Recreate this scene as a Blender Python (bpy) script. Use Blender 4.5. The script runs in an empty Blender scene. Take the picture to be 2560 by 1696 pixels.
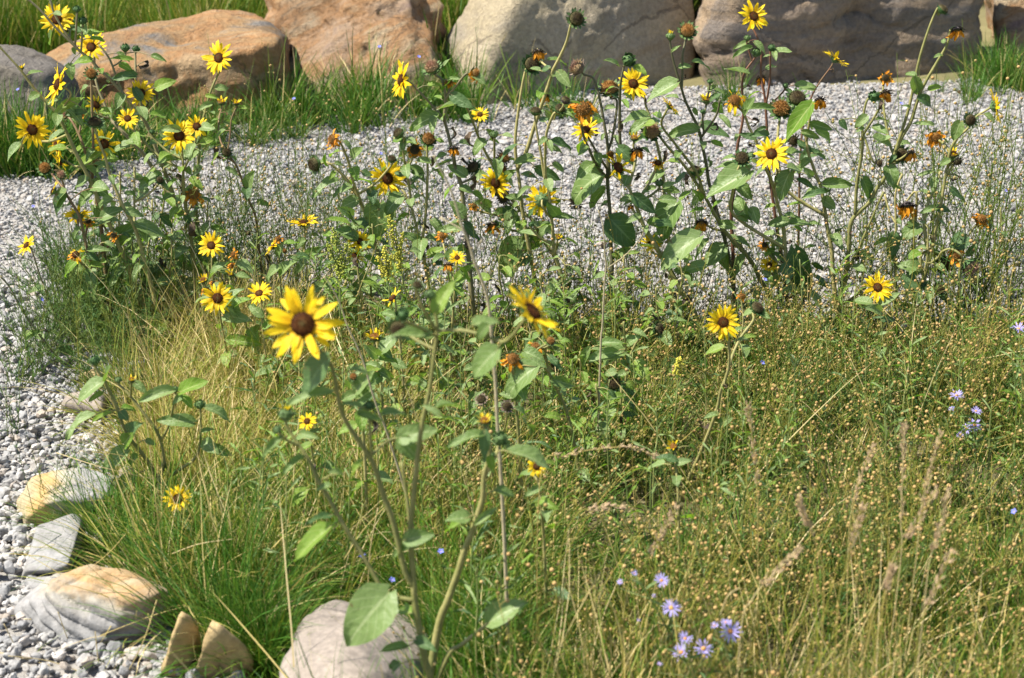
import bpy, bmesh, math, random
import numpy as np
from mathutils import Vector, Matrix, noise, Euler

# ------------------------------------------------------------------ camera, world, sun
scene = bpy.context.scene
COL = scene.collection
R = random.Random(7)
PITCH = math.radians(19.6)
FPX = 4777.0                       # focal length in pixels of the 2560 px wide photograph
CAM_H = 1.6
cam_data = bpy.data.cameras.new("camera")
cam_data.sensor_width = 36.0
cam_data.lens = 36.0 * FPX / 2560.0
cam_data.clip_start = 0.05
cam_data.clip_end = 400.0
cam_data.dof.use_dof = True
cam_data.dof.focus_distance = 4.5
cam_data.dof.aperture_fstop = 6.7
cam = bpy.data.objects.new("camera", cam_data)
COL.objects.link(cam)
cam.location = (0, 0, CAM_H)
cam.rotation_euler = (math.pi / 2 - PITCH, 0, 0)
scene.camera = cam

SUN = Vector((-0.55, -0.12, 0.82)).normalized()          # direction towards the sun
world = bpy.data.worlds.new("World")
scene.world = world
world.use_nodes = True
wn = world.node_tree.nodes
sky = wn.new("ShaderNodeTexSky")
sky.sky_type = 'NISHITA'
sky.sun_disc = False
sky.sun_elevation = math.asin(SUN.z)
sky.sun_rotation = math.atan2(SUN.x, SUN.y)
wn["Background"].inputs[1].default_value = 0.085
world.node_tree.links.new(sky.outputs[0], wn["Background"].inputs[0])
sun_data = bpy.data.lights.new("sun", 'SUN')
sun_data.energy = 5.0
sun_data.angle = math.radians(0.53)
sun_data.color = (1.0, 0.94, 0.84)
sun = bpy.data.objects.new("sun", sun_data)
COL.objects.link(sun)
sun.rotation_euler = SUN.to_track_quat('Z', 'Y').to_euler()
vs = scene.view_settings
vs.view_transform = 'Standard'
vs.look = 'None'
vs.exposure = 1.0
vs.gamma = 1.0
vs.use_curve_mapping = False
scene.cycles.max_bounces = 4
scene.cycles.diffuse_bounces = 2
scene.cycles.transparent_max_bounces = 8
scene.cycles.caustics_reflective = False
scene.cycles.caustics_refractive = False

# ------------------------------------------------------------------ placing by measured position
RIGHT = Vector((1, 0, 0))
FWD = Vector((0, math.cos(PITCH), -math.sin(PITCH)))
UP = Vector((0, math.sin(PITCH), math.cos(PITCH)))
CAMP = Vector((0, 0, CAM_H))

def ray(u, v):
    return RIGHT * ((u - 1280) / FPX) + UP * ((848 - v) / FPX) + FWD

def at(u, v, y):
    d = ray(u, v)
    return CAMP + d * (y / d.y)

def ground(u, v, z=0.0):
    d = ray(u, v)
    return CAMP + d * ((z - CAM_H) / d.z)

def mpp(p):                        # metres per photograph pixel at point p
    return (p - CAMP).dot(FWD) / FPX

def camdir(x, y, z):               # right, up, towards the viewer -> world
    return (RIGHT * x + UP * y - FWD * z).normalized()

# ------------------------------------------------------------------ helpers
def tag(o, label=None, cat=None, group=None, kind=None):
    if label: o["label"] = label
    if cat: o["category"] = cat
    if group: o["group"] = group
    if kind: o["kind"] = kind
    return o

def link(name, data, parent=None, m=None):
    o = bpy.data.objects.new(name, data)
    COL.objects.link(o)
    if parent is not None:
        o.parent = parent
    if m is not None:
        o.matrix_local = m
    return o

class MB:
    """collects faces for one mesh"""
    def __init__(s):
        s.v = []; s.f = []; s.m = []; s.t = []; s.uv = {}
    def add(s, vs, fs, mat=0, tint=0.5, uvs=None):
        b = len(s.v)
        s.v.extend(vs)
        s.t.extend([tint] * len(vs) if not isinstance(tint, list) else tint)
        for f in fs:
            s.f.append([b + i for i in f])
            s.m.append(mat)
        if uvs:
            for i, w in enumerate(uvs):
                s.uv[b + i] = w
    def tube(s, pts, rad, sides=6, mat=0, tint=0.5, cap=True):
        n = len(pts)
        if n < 2: return
        P = [Vector(p) for p in pts]
        T = []
        for i in range(n):
            d = P[min(i + 1, n - 1)] - P[max(i - 1, 0)]
            T.append(d.normalized() if d.length > 1e-9 else Vector((0, 0, 1)))
        a = Vector((0, 0, 1)) if abs(T[0].z) < .9 else Vector((1, 0, 0))
        X = T[0].cross(a).normalized()
        vs_, fs_ = [], []
        for i in range(n):
            X = (X - T[i] * X.dot(T[i]))
            X = X.normalized() if X.length > 1e-9 else T[i].orthogonal().normalized()
            Y = T[i].cross(X)
            r = rad[i] if isinstance(rad, (list, tuple)) else rad
            for k in range(sides):
                an = 2 * math.pi * k / sides
                vs_.append(P[i] + X * (r * math.cos(an)) + Y * (r * math.sin(an)))
        for i in range(n - 1):
            for k in range(sides):
                k2 = (k + 1) % sides
                fs_.append((i * sides + k, i * sides + k2, (i + 1) * sides + k2, (i + 1) * sides + k))
        if cap:
            fs_.append(tuple(range(sides))[::-1])
            fs_.append(tuple((n - 1) * sides + k for k in range(sides)))
        s.add(vs_, fs_, mat, tint)
    def mesh(s, name, mats, smooth=True):
        me = bpy.data.meshes.new(name)
        me.from_pydata([tuple(v) for v in s.v], [], s.f)
        for m in mats:
            me.materials.append(m)
        me.polygons.foreach_set("material_index", s.m)
        if smooth:
            me.polygons.foreach_set("use_smooth", [True] * len(s.f))
        a = me.attributes.new("tint", 'FLOAT', 'POINT')
        a.data.foreach_set("value", s.t)
        if s.uv:
            ul = me.uv_layers.new(name="UVMap")
            idx = np.zeros(len(me.loops), dtype=np.int32)
            me.loops.foreach_get("vertex_index", idx)
            arr = np.array([s.uv.get(int(i), (0.5, 0.5)) for i in idx], dtype=np.float32)
            ul.data.foreach_set("uv", arr.ravel())
        me.update()
        return me

# ------------------------------------------------------------------ materials
def new_mat(name):
    m = bpy.data.materials.new(name)
    m.use_nodes = True
    nt = m.node_tree
    return m, nt, nt.nodes, nt.links, nt.nodes["Principled BSDF"]

def ramp(nodes, stops, interp='LINEAR'):
    r = nodes.new("ShaderNodeValToRGB")
    r.color_ramp.interpolation = interp
    e = r.color_ramp.elements
    while len(e) < len(stops):
        e.new(0.5)
    for i, (p, c) in enumerate(stops):
        e[i].position = p
        e[i].color = (c[0], c[1], c[2], 1)
    return r

def mix(nodes, links, fac, a, b, mode='MIX'):
    n = nodes.new("ShaderNodeMix")
    n.data_type = 'RGBA'
    n.blend_type = mode
    for sock, val in ((n.inputs[0], fac), (n.inputs[6], a), (n.inputs[7], b)):
        if hasattr(val, "links") or hasattr(val, "is_linked"):
            links.new(val, sock)
        elif isinstance(val, tuple):
            sock.default_value = (val[0], val[1], val[2], 1)
        else:
            sock.default_value = val
    return n.outputs[2]

def math_n(nodes, links, op, a, b=0.0, c=None):
    n = nodes.new("ShaderNodeMath")
    n.operation = op
    for i, val in enumerate((a, b, c)):
        if val is None: continue
        if hasattr(val, "is_linked"):
            links.new(val, n.inputs[i])
        else:
            n.inputs[i].default_value = val
    return n.outputs[0]

def add_translucent(m, nt, nodes, links, bsdf, col, amount, tcol=None):
    tr = nodes.new("ShaderNodeBsdfTranslucent")
    if tcol is not None:
        c2 = mix(nodes, links, 1.0, col, tcol, 'MULTIPLY')
        links.new(c2, tr.inputs[0])
    else:
        links.new(col, tr.inputs[0])
    ms = nodes.new("ShaderNodeMixShader")
    ms.inputs[0].default_value = amount
    out = nodes["Material Output"]
    links.new(bsdf.outputs[0], ms.inputs[1])
    links.new(tr.outputs[0], ms.inputs[2])
    links.new(ms.outputs[0], out.inputs[0])

def tint_mat(name, stops, rough=0.6, trans=0.0, rnd=0.25, spec=0.3, nscale=0):
    """colour from the per-blade tint plus a per-plant shift"""
    m, nt, N, L, B = new_mat(name)
    at_ = N.new("ShaderNodeAttribute"); at_.attribute_name = "tint"
    oi = N.new("ShaderNodeObjectInfo")
    sh = math_n(N, L, 'MULTIPLY_ADD', oi.outputs["Random"], rnd, -rnd / 2)
    f = math_n(N, L, 'ADD', at_.outputs["Fac"], sh)
    r = ramp(N, stops)
    L.new(f, r.inputs[0])
    L.new(r.outputs[0], B.inputs["Base Color"])
    B.inputs["Roughness"].default_value = rough
    B.inputs["Specular IOR Level"].default_value = spec
    if trans > 0:
        add_translucent(m, nt, N, L, B, r.outputs[0], trans, (1.0, 1.0, 0.7))
    return m

def leaf_mat(name, c1, c2, vein, trans=0.28, rough=0.45, spot=0.0):
    m, nt, N, L, B = new_mat(name)
    oi = N.new("ShaderNodeObjectInfo")
    uv = N.new("ShaderNodeUVMap"); uv.uv_map = "UVMap"
    sp = N.new("ShaderNodeSeparateXYZ"); L.new(uv.outputs[0], sp.inputs[0])
    tc = N.new("ShaderNodeTexCoord")
    nz = N.new("ShaderNodeTexNoise"); nz.inputs["Scale"].default_value = 7.0; nz.inputs["Detail"].default_value = 4
    L.new(tc.outputs["Object"], nz.inputs["Vector"])
    f = math_n(N, L, 'MULTIPLY_ADD', oi.outputs["Random"], 0.9, -0.15)
    f = math_n(N, L, 'MULTIPLY_ADD', nz.outputs[0], 0.5, f)
    f = math_n(N, L, 'SUBTRACT', f, 0.15)
    f.node.use_clamp = True
    col = mix(N, L, f, c1, c2)
    d = math_n(N, L, 'ABSOLUTE', math_n(N, L, 'SUBTRACT', sp.outputs[1], 0.5))
    mid = math_n(N, L, 'LESS_THAN', d, 0.035)
    w = math_n(N, L, 'SINE', math_n(N, L, 'MULTIPLY', math_n(N, L, 'SUBTRACT', sp.outputs[0], math_n(N, L, 'MULTIPLY', d, 0.8)), 34.0))
    side = math_n(N, L, 'MULTIPLY', math_n(N, L, 'GREATER_THAN', w, 0.93), 0.55)
    vf = math_n(N, L, 'MAXIMUM', mid, side)
    vf = math_n(N, L, 'MULTIPLY', vf, 0.8)
    col = mix(N, L, vf, col, vein)
    if spot > 0:
        n2 = N.new("ShaderNodeTexNoise"); n2.inputs["Scale"].default_value = 3.0; n2.inputs["Detail"].default_value = 3
        L.new(tc.outputs["Object"], n2.inputs["Vector"])
        ed = math_n(N, L, 'MULTIPLY_ADD', d, 0.25, n2.outputs[0])
        s = math_n(N, L, 'GREATER_THAN', ed, 0.80)
        col = mix(N, L, math_n(N, L, 'MULTIPLY', s, spot), col, (0.16, 0.09, 0.04))
    L.new(col, B.inputs["Base Color"])
    B.inputs["Roughness"].default_value = rough
    B.inputs["Specular IOR Level"].default_value = 0.45
    bp = N.new("ShaderNodeBump"); bp.inputs["Strength"].default_value = 0.35; bp.inputs["Distance"].default_value = 0.02
    L.new(math_n(N, L, 'MULTIPLY_ADD', nz.outputs[0], 0.5, math_n(N, L, 'MULTIPLY', vf, -0.5)), bp.inputs["Height"])
    L.new(bp.outputs[0], B.inputs["Normal"])
    add_translucent(m, nt, N, L, B, col, trans, (1.1, 1.25, 0.45))
    return m

def petal_mat(name, base, tip, trans=0.35):
    m, nt, N, L, B = new_mat(name)
    uv = N.new("ShaderNodeUVMap"); uv.uv_map = "UVMap"
    sp = N.new("ShaderNodeSeparateXYZ"); L.new(uv.outputs[0], sp.inputs[0])
    oi = N.new("ShaderNodeObjectInfo")
    tc = N.new("ShaderNodeTexCoord")
    mp = N.new("ShaderNodeMapping"); mp.inputs["Scale"].default_value = (1.2, 16, 4)
    L.new(tc.outputs["Object"], mp.inputs[0])
    nz = N.new("ShaderNodeTexNoise"); nz.inputs["Scale"].default_value = 1.5
    L.new(mp.outputs[0], nz.inputs["Vector"])
    f = math_n(N, L, 'MULTIPLY_ADD', oi.outputs["Random"], 0.25, sp.outputs[0])
    f = math_n(N, L, 'MULTIPLY_ADD', nz.outputs[0], 0.35, f)
    r = ramp(N, [(0.12, base), (0.75, tip)])
    L.new(f, r.inputs[0])
    L.new(r.outputs[0], B.inputs["Base Color"])
    B.inputs["Roughness"].default_value = 0.5
    B.inputs["Specular IOR Level"].default_value = 0.3
    bp = N.new("ShaderNodeBump"); bp.inputs["Strength"].default_value = 0.3; bp.inputs["Distance"].default_value = 0.02
    L.new(nz.outputs[0], bp.inputs["Height"]); L.new(bp.outputs[0], B.inputs["Normal"])
    add_translucent(m, nt, N, L, B, r.outputs[0], trans)
    return m

def plain_mat(name, c1, c2, scale=60.0, rough=0.7, bump=0.0, spec=0.3, objspace=True):
    m, nt, N, L, B = new_mat(name)
    tc = N.new("ShaderNodeTexCoord")
    nz = N.new("ShaderNodeTexNoise"); nz.inputs["Scale"].default_value = scale; nz.inputs["Detail"].default_value = 4
    L.new(tc.outputs["Object"], nz.inputs["Vector"])
    oi = N.new("ShaderNodeObjectInfo")
    f = math_n(N, L, 'MULTIPLY_ADD', oi.outputs["Random"], 0.5, nz.outputs[0])
    f = math_n(N, L, 'SUBTRACT', f, 0.25)
    r = ramp(N, [(0.3, c1), (0.7, c2)])
    L.new(f, r.inputs[0]); L.new(r.outputs[0], B.inputs["Base Color"])
    B.inputs["Roughness"].default_value = rough
    B.inputs["Specular IOR Level"].default_value = spec
    if bump:
        bp = N.new("ShaderNodeBump"); bp.inputs["Strength"].default_value = bump; bp.inputs["Distance"].default_value = 0.01
        L.new(nz.outputs[0], bp.inputs["Height"]); L.new(bp.outputs[0], B.inputs["Normal"])
    return m

def disc_mat(name, rim, mid, centre):
    m, nt, N, L, B = new_mat(name)
    at_ = N.new("ShaderNodeAttribute"); at_.attribute_name = "tint"
    tc = N.new("ShaderNodeTexCoord")
    nz = N.new("ShaderNodeTexNoise"); nz.inputs["Scale"].default_value = 9.0
    L.new(tc.outputs["Object"], nz.inputs["Vector"])
    f = math_n(N, L, 'MULTIPLY_ADD', nz.outputs[0], 0.4, math_n(N, L, 'SUBTRACT', at_.outputs["Fac"], 0.2))
    r = ramp(N, [(0.0, centre), (0.45, mid), (0.95, rim)])
    L.new(f, r.inputs[0]); L.new(r.outputs[0], B.inputs["Base Color"])
    B.inputs["Roughness"].default_value = 0.8
    B.inputs["Specular IOR Level"].default_value = 0.2
    return m

def stone_mat(name, cols, band=None, scale=3.0, bandscale=10.0, bump=0.6, spots=None, grad=None, bdist=0.012, crack=0.0, spread=0.36):
    """weathered sandstone: broad colour fields, optional strata along an axis, fine grain"""
    m, nt, N, L, B = new_mat(name)
    tc = N.new("ShaderNodeTexCoord")
    n1 = N.new("ShaderNodeTexNoise"); n1.inputs["Scale"].default_value = scale
    n1.inputs["Detail"].default_value = 6; n1.inputs["Roughness"].default_value = 0.62
    n1.inputs["Distortion"].default_value = 0.6
    L.new(tc.outputs["Object"], n1.inputs["Vector"])
    n2 = N.new("ShaderNodeTexNoise"); n2.inputs["Scale"].default_value = 60.0; n2.inputs["Detail"].default_value = 6
    n2.inputs["Roughness"].default_value = 0.7
    L.new(tc.outputs["Object"], n2.inputs["Vector"])
    fac = n1.outputs[0]
    if band:
        mp = N.new("ShaderNodeMapping")
        mp.inputs["Rotation"].default_value = band
        mp.inputs["Scale"].default_value = (0.35, 0.35, 1.0)
        L.new(tc.outputs["Object"], mp.inputs[0])
        n3 = N.new("ShaderNodeTexNoise"); n3.inputs["Scale"].default_value = bandscale
        n3.inputs["Detail"].default_value = 5; n3.inputs["Roughness"].default_value = 0.6
        mp2 = N.new("ShaderNodeMapping"); mp2.inputs["Scale"].default_value = (0.12, 0.12, 1.6)
        L.new(mp.outputs[0], mp2.inputs[0]); L.new(mp2.outputs[0], n3.inputs["Vector"])
        fac = math_n(N, L, 'ADD', math_n(N, L, 'MULTIPLY', n1.outputs[0], 0.4), math_n(N, L, 'MULTIPLY', n3.outputs[0], 0.6))
    if grad:                       # beds of different colour, one over the other
        dp = N.new("ShaderNodeVectorMath"); dp.operation = 'DOT_PRODUCT'
        L.new(tc.outputs["Object"], dp.inputs[0]); dp.inputs[1].default_value = grad[:3]
        g0 = math_n(N, L, 'ADD', dp.outputs["Value"], grad[3])
        fac = math_n(N, L, 'ADD', math_n(N, L, 'MULTIPLY', fac, 0.45), g0)
    k = len(cols)
    r = ramp(N, [(0.5 - spread / 2 + spread * i / (k - 1), c) for i, c in enumerate(cols)])
    L.new(fac, r.inputs[0])
    g = ramp(N, [(0.25, (0.62, 0.62, 0.62)), (0.75, (1.25, 1.25, 1.25))])
    L.new(n2.outputs[0], g.inputs[0])
    col = mix(N, L, 1.0, r.outputs[0], g.outputs[0], 'MULTIPLY')
    cr = None
    if crack:
        wv = N.new("ShaderNodeMix"); wv.data_type = 'VECTOR'; wv.inputs[0].default_value = 0.22
        L.new(tc.outputs["Object"], wv.inputs[4]); L.new(n1.outputs["Color"], wv.inputs[5])
        vo = N.new("ShaderNodeTexVoronoi"); vo.feature = 'DISTANCE_TO_EDGE'; vo.inputs["Scale"].default_value = crack
        L.new(wv.outputs[1], vo.inputs["Vector"])
        c1 = math_n(N, L, 'LESS_THAN', vo.outputs["Distance"], 0.011)
        c2 = math_n(N, L, 'GREATER_THAN', n1.outputs[0], 0.5)
        cr = math_n(N, L, 'MULTIPLY', c1, c2)
        col = mix(N, L, math_n(N, L, 'MULTIPLY', cr, 0.45), col, (0.07, 0.055, 0.04))
        vr = N.new("ShaderNodeTexVoronoi"); vr.inputs["Scale"].default_value = crack * 1.6
        L.new(wv.outputs[1], vr.inputs["Vector"])
        vg = ramp(N, [(0.2, (0.74, 0.74, 0.76)), (0.8, (1.2, 1.17, 1.12))]); L.new(vr.outputs["Color"], vg.inputs[0])
        col = mix(N, L, 0.8, col, vg.outputs[0], 'MULTIPLY')
    L.new(col, B.inputs["Base Color"])
    B.inputs["Roughness"].default_value = 0.85
    B.inputs["Specular IOR Level"].default_value = 0.25
    bp = N.new("ShaderNodeBump"); bp.inputs["Strength"].default_value = bump; bp.inputs["Distance"].default_value = bdist
    hh = math_n(N, L, 'MULTIPLY_ADD', n2.outputs[0], 0.6, fac)
    if cr is not None: hh = math_n(N, L, 'SUBTRACT', hh, math_n(N, L, 'MULTIPLY', cr, 0.35))
    L.new(hh, bp.inputs["Height"]); L.new(bp.outputs[0], B.inputs["Normal"])
    return m

LEAF_G = leaf_mat("leaf_grey_green", (0.14, 0.225, 0.055), (0.235, 0.325, 0.115), (0.38, 0.46, 0.22), trans=0.36, spot=0.7)
LEAF_D = leaf_mat("leaf_deep_green", (0.07, 0.14, 0.042), (0.11, 0.19, 0.065), (0.19, 0.28, 0.12), trans=0.34, spot=0.6)
LEAF_Y = leaf_mat("leaf_fresh_green", (0.15, 0.28, 0.03), (0.26, 0.37, 0.06), (0.40, 0.48, 0.16), trans=0.45)
LEAF_X = leaf_mat("leaf_withered", (0.035, 0.028, 0.022), (0.15, 0.10, 0.06), (0.12, 0.09, 0.06), trans=0.1, rough=0.8)
STEM_G = plain_mat("stem_olive", (0.20, 0.20, 0.065), (0.34, 0.30, 0.12), 40, 0.6, 0.3)
STEM_R = plain_mat("stem_reddish", (0.16, 0.075, 0.045), (0.22, 0.16, 0.075), 30, 0.6, 0.3)
STEM_K = plain_mat("stem_dark", (0.12, 0.115, 0.06), (0.24, 0.21, 0.11), 30, 0.6, 0.3)
STEM_T = plain_mat("stem_dry_tan", (0.27, 0.23, 0.13), (0.40, 0.34, 0.21), 30, 0.75, 0.3)
BRACT_G = plain_mat("bract_green", (0.055, 0.12, 0.035), (0.13, 0.20, 0.07), 5, 0.6)
BRACT_D = plain_mat("bract_dry", (0.055, 0.045, 0.045), (0.20, 0.15, 0.11), 5, 0.8)
PET_Y = petal_mat("petal_yellow", (0.88, 0.46, 0.006), (0.93, 0.66, 0.012))
PET_O = petal_mat("petal_wilted_orange", (0.50, 0.155, 0.009), (0.80, 0.33, 0.016), 0.3)
DISC_F = disc_mat("disc_brown", (0.040, 0.013, 0.004), (0.105, 0.036, 0.007), (0.085, 0.065, 0.02))
DISC_B = disc_mat("disc_rusty", (0.22, 0.13, 0.04), (0.30, 0.14, 0.035), (0.24, 0.12, 0.03))
DISC_D = disc_mat("disc_dark", (0.085, 0.075, 0.03), (0.045, 0.030, 0.014), (0.075, 0.055, 0.02))
DISC_T = disc_mat("disc_fluffy_tan", (0.28, 0.20, 0.10), (0.33, 0.19, 0.12), (0.38, 0.22, 0.15))
FLAX_S = tint_mat("flax_stem", [(0.0, (0.045, 0.115, 0.02)), (0.45, (0.15, 0.19, 0.028)), (0.75, (0.32, 0.265, 0.05)), (1.0, (0.53, 0.40, 0.15))], 0.6, 0.15)
FLAX_C = tint_mat("flax_capsule", [(0.0, (0.16, 0.17, 0.045)), (0.35, (0.31, 0.22, 0.075)), (0.8, (0.40, 0.25, 0.10)), (1.0, (0.48, 0.34, 0.14))], 0.6, 0.0, 0.3, 0.2)
GRASS = tint_mat("grass_blade", [(0.0, (0.035, 0.115, 0.012)), (0.35, (0.085, 0.20, 0.016)), (0.6, (0.25, 0.275, 0.035)), (0.8, (0.48, 0.385, 0.12)), (1.0, (0.66, 0.54, 0.28))], 0.55, 0.25)
VIOLET = petal_mat("aster_violet", (0.40, 0.34, 0.72), (0.50, 0.44, 0.86), 0.3)
ASTER_C = plain_mat("aster_centre", (0.50, 0.22, 0.06), (0.62, 0.33, 0.10), 10)
BLUE = petal_mat("flax_blue", (0.20, 0.24, 0.72), (0.26, 0.30, 0.85), 0.3)
GOLD = plain_mat("goldenrod_floret", (0.32, 0.36, 0.05), (0.55, 0.50, 0.06), 8, 0.6)

# ------------------------------------------------------------------ ground sheets
def sheet_mat(name, cols, scale, bump=0.5, dist=0.02):
    m, nt, N, L, B = new_mat(name)
    tc = N.new("ShaderNodeTexCoord")
    n1 = N.new("ShaderNodeTexNoise"); n1.inputs["Scale"].default_value = scale
    n1.inputs["Detail"].default_value = 7; n1.inputs["Roughness"].default_value = 0.7
    L.new(tc.outputs["Object"], n1.inputs["Vector"])
    r = ramp(N, [(0.3 + 0.4 * i / (len(cols) - 1), c) for i, c in enumerate(cols)])
    L.new(n1.outputs[0], r.inputs[0]); L.new(r.outputs[0], B.inputs["Base Color"])
    B.inputs["Roughness"].default_value = 0.95
    bp = N.new("ShaderNodeBump"); bp.inputs["Strength"].default_value = bump; bp.inputs["Distance"].default_value = dist
    L.new(n1.outputs[0], bp.inputs["Height"]); L.new(bp.outputs[0], B.inputs["Normal"])
    return m

def poly_sheet(name, pts, z, mat):
    me = bpy.data.meshes.new(name)
    me.from_pydata([(x, y, z) for x, y in pts], [], [list(range(len(pts)))])
    me.materials.append(mat)
    o = link(name, me)
    o["kind"] = "structure"
    return o

EARTH = sheet_mat("earth", [(0.09, 0.085, 0.03), (0.16, 0.14, 0.06), (0.20, 0.18, 0.08)], 3.0)
GRIT = sheet_mat("grit", [(0.26, 0.24, 0.215), (0.36, 0.34, 0.31), (0.44, 0.42, 0.39)], 45.0, 0.8)
SOIL_SHADE = sheet_mat("soil", [(0.055, 0.045, 0.022), (0.11, 0.095, 0.04), (0.15, 0.13, 0.06)], 14.0)  # bed soil, its colour darkened to look like shade under the growth
poly_sheet("ground", [(-120, -60), (120, -60), (120, 200), (-120, 200)], 0.0, EARTH)
PATH = [(-6, 0.3), (6, 0.3), (6, 7.5), (1.8, 7.55), (0.4, 7.4), (-0.6, 7.0), (-1.3, 6.7), (-6, 6.5)]
poly_sheet("gravel_path", PATH, 0.004, GRIT)
_bl = [(760, 2300), (700, 1950), (610, 1700), (450, 1580), (300, 1450), (345, 1270), (300, 1100), (335, 960), (420, 840)]
BED = [(ground(u, v).x, ground(u, v).y) for u, v in _bl]
BED += [(-0.72, 4.92), (-0.35, 4.80), (0.2, 4.55), (0.9, 4.50), (1.7, 4.48), (3.2, 4.5), (3.2, 0.6), (-0.3, 0.6)]
poly_sheet("planting_bed", BED, 0.009, SOIL_SHADE)

def inside(poly, x, y):
    c = False
    n = len(poly)
    j = n - 1
    for i in range(n):
        xi, yi = poly[i]; xj, yj = poly[j]
        if (yi > y) != (yj > y) and x < (xj - xi) * (y - yi) / (yj - yi) + xi:
            c = not c
        j = i
    return c

# ------------------------------------------------------------------ scatter of ground cover (one object, instances on points)
def make_variants(name, meshes):
    c = bpy.data.collections.new(name)          # not linked to the scene
    for i, me in enumerate(meshes):
        o = bpy.data.objects.new(name, me)
        c.objects.link(o)
    return c

def scatter(name, coll, nvar, pts, rots, scls, label, cat, seed=1):
    me = bpy.data.meshes.new(name)
    me.from_pydata([tuple(p) for p in pts], [], [])
    n = len(pts)
    rs = np.random.RandomState(seed)
    a = me.attributes.new("rot", 'FLOAT_VECTOR', 'POINT'); a.data.foreach_set("vector", np.array(rots, dtype=np.float32).ravel())
    sc = np.array(scls, dtype=np.float32)
    if sc.ndim == 1: sc = np.repeat(sc[:, None], 3, axis=1)
    a = me.attributes.new("scl", 'FLOAT_VECTOR', 'POINT'); a.data.foreach_set("vector", sc.ravel())
    a = me.attributes.new("idx", 'INT', 'POINT'); a.data.foreach_set("value", rs.randint(0, nvar, n).astype(np.int32))
    o = link(name, me)
    g = bpy.data.node_groups.new(name, 'GeometryNodeTree')
    g.interface.new_socket("Geometry", in_out='INPUT', socket_type='NodeSocketGeometry')
    g.interface.new_socket("Geometry", in_out='OUTPUT', socket_type='NodeSocketGeometry')
    N, L = g.nodes, g.links
    gi = N.new("NodeGroupInput"); go = N.new("NodeGroupOutput")
    ci = N.new("GeometryNodeCollectionInfo"); ci.inputs[0].default_value = coll
    ci.inputs["Separate Children"].default_value = True
    ci.inputs["Reset Children"].default_value = True
    ip = N.new("GeometryNodeInstanceOnPoints")
    ip.inputs["Pick Instance"].default_value = True
    def na(nm, ty):
        k = N.new("GeometryNodeInputNamedAttribute"); k.data_type = ty
        k.inputs[0].default_value = nm
        return k.outputs[0]
    L.new(gi.outputs[0], ip.inputs["Points"])
    L.new(ci.outputs[0], ip.inputs["Instance"])
    L.new(na("idx", 'INT'), ip.inputs["Instance Index"])
    er = N.new("FunctionNodeEulerToRotation")
    L.new(na("rot", 'FLOAT_VECTOR'), er.inputs[0])
    L.new(er.outputs[0], ip.inputs["Rotation"])
    L.new(na("scl", 'FLOAT_VECTOR'), ip.inputs["Scale"])
    L.new(ip.outputs[0], go.inputs[0])
    md = o.modifiers.new("scatter", 'NODES')
    md.node_group = g
    tag(o, label, cat, None, "stuff")
    return o

def ico(sub):
    bm = bmesh.new()
    bmesh.ops.create_icosphere(bm, subdivisions=sub, radius=1.0)
    v = np.array([x.co[:] for x in bm.verts])
    f = [[q.index for q in p.verts] for p in bm.faces]
    bm.free()
    return v, f
ICO = {k: ico(k) for k in (1, 2, 3, 4, 5, 6)}

def hull_planes(points, chips=0, seed=0, depth=(.86, .97)):
    bm = bmesh.new()
    for p in points: bm.verts.new(p)
    bmesh.ops.convex_hull(bm, input=bm.verts)
    c = Vector((0, 0, 0))
    for p in points: c += Vector(p)
    c /= len(points)
    out = []
    bm.normal_update()
    for f in bm.faces:
        n = f.normal.copy()
        d = n.dot(f.verts[0].co - c)
        if d < 0: n, d = -n, -d
        if d > 1e-5: out.append((n.x, n.y, n.z, d))
    bm.free()
    rs_ = random.Random(seed * 31 + 5)
    for i in range(chips):             # broken corners
        n = Vector((rs_.gauss(0, 1), rs_.gauss(0, 1), abs(rs_.gauss(0, .8)))).normalized()
        h = max(n.dot(Vector(q) - c) for q in points)
        out.append((n.x, n.y, n.z, h * rs_.uniform(*depth)))
    return c, np.array(out)

def rock_mesh(name, points, mat, sub=5, p=16, amp=0.03, freq=3.0, strata=0.0, sdir=(0, 0, 1), sfreq=14, fine=0.006, seed=0, origin=None, chips=0, depth=(.88, .98)):
    """a stone whose broad faces come from the hull of the given points, edges worn, surface rough"""
    c, pl = hull_planes(points, chips, seed, depth)
    dirs, faces = ICO[sub]
    t = np.maximum(0, dirs @ pl[:, :3].T / pl[:, 3][None, :])
    r = 1.0 / np.power(np.sum(t ** p, axis=1), 1.0 / p)
    v = dirs * r[:, None]
    sd = Vector(sdir).normalized()
    o3 = Vector((seed * 7.3, seed * 3.1, seed * 1.7))
    out = []
    for i in range(len(v)):
        q = Vector(v[i]); dn = Vector(dirs[i])
        a = noise.fractal(q * freq + o3, 1.0, 2.0, 5) * amp
        a += abs(noise.noise(q * freq * 2.3 + o3)) * -amp * 0.5
        if strata:
            s = q.dot(sd) * sfreq + noise.noise(q * 4 + o3) * 0.7
            fr = s - math.floor(s)
            a += strata * ((0.5 - abs(fr - 0.5)) * 2) ** 0.5 - strata * 0.5 + strata * 0.7 * noise.noise(Vector((math.floor(s) * 3.3, seed, q.x * 5)))
        a += noise.noise(q * 40 + o3) * fine
        q += dn * a
        out.append(q + c)
    o = Vector(origin) if origin is not None else Vector((c.x, c.y, 0))
    me = bpy.data.meshes.new(name)
    me.from_pydata([tuple(q - o) for q in out], [], faces)
    me.materials.append(mat)
    me.polygons.foreach_set("use_smooth", [True] * len(faces))
    me.update()
    return me, o

def rock(name, label, cat, points, mat, group=None, **kw):
    me, o = rock_mesh(name, points, mat, **kw)
    ob = link(name, me)
    ob.location = o
    tag(ob, label, cat, group)
    return ob

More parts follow.
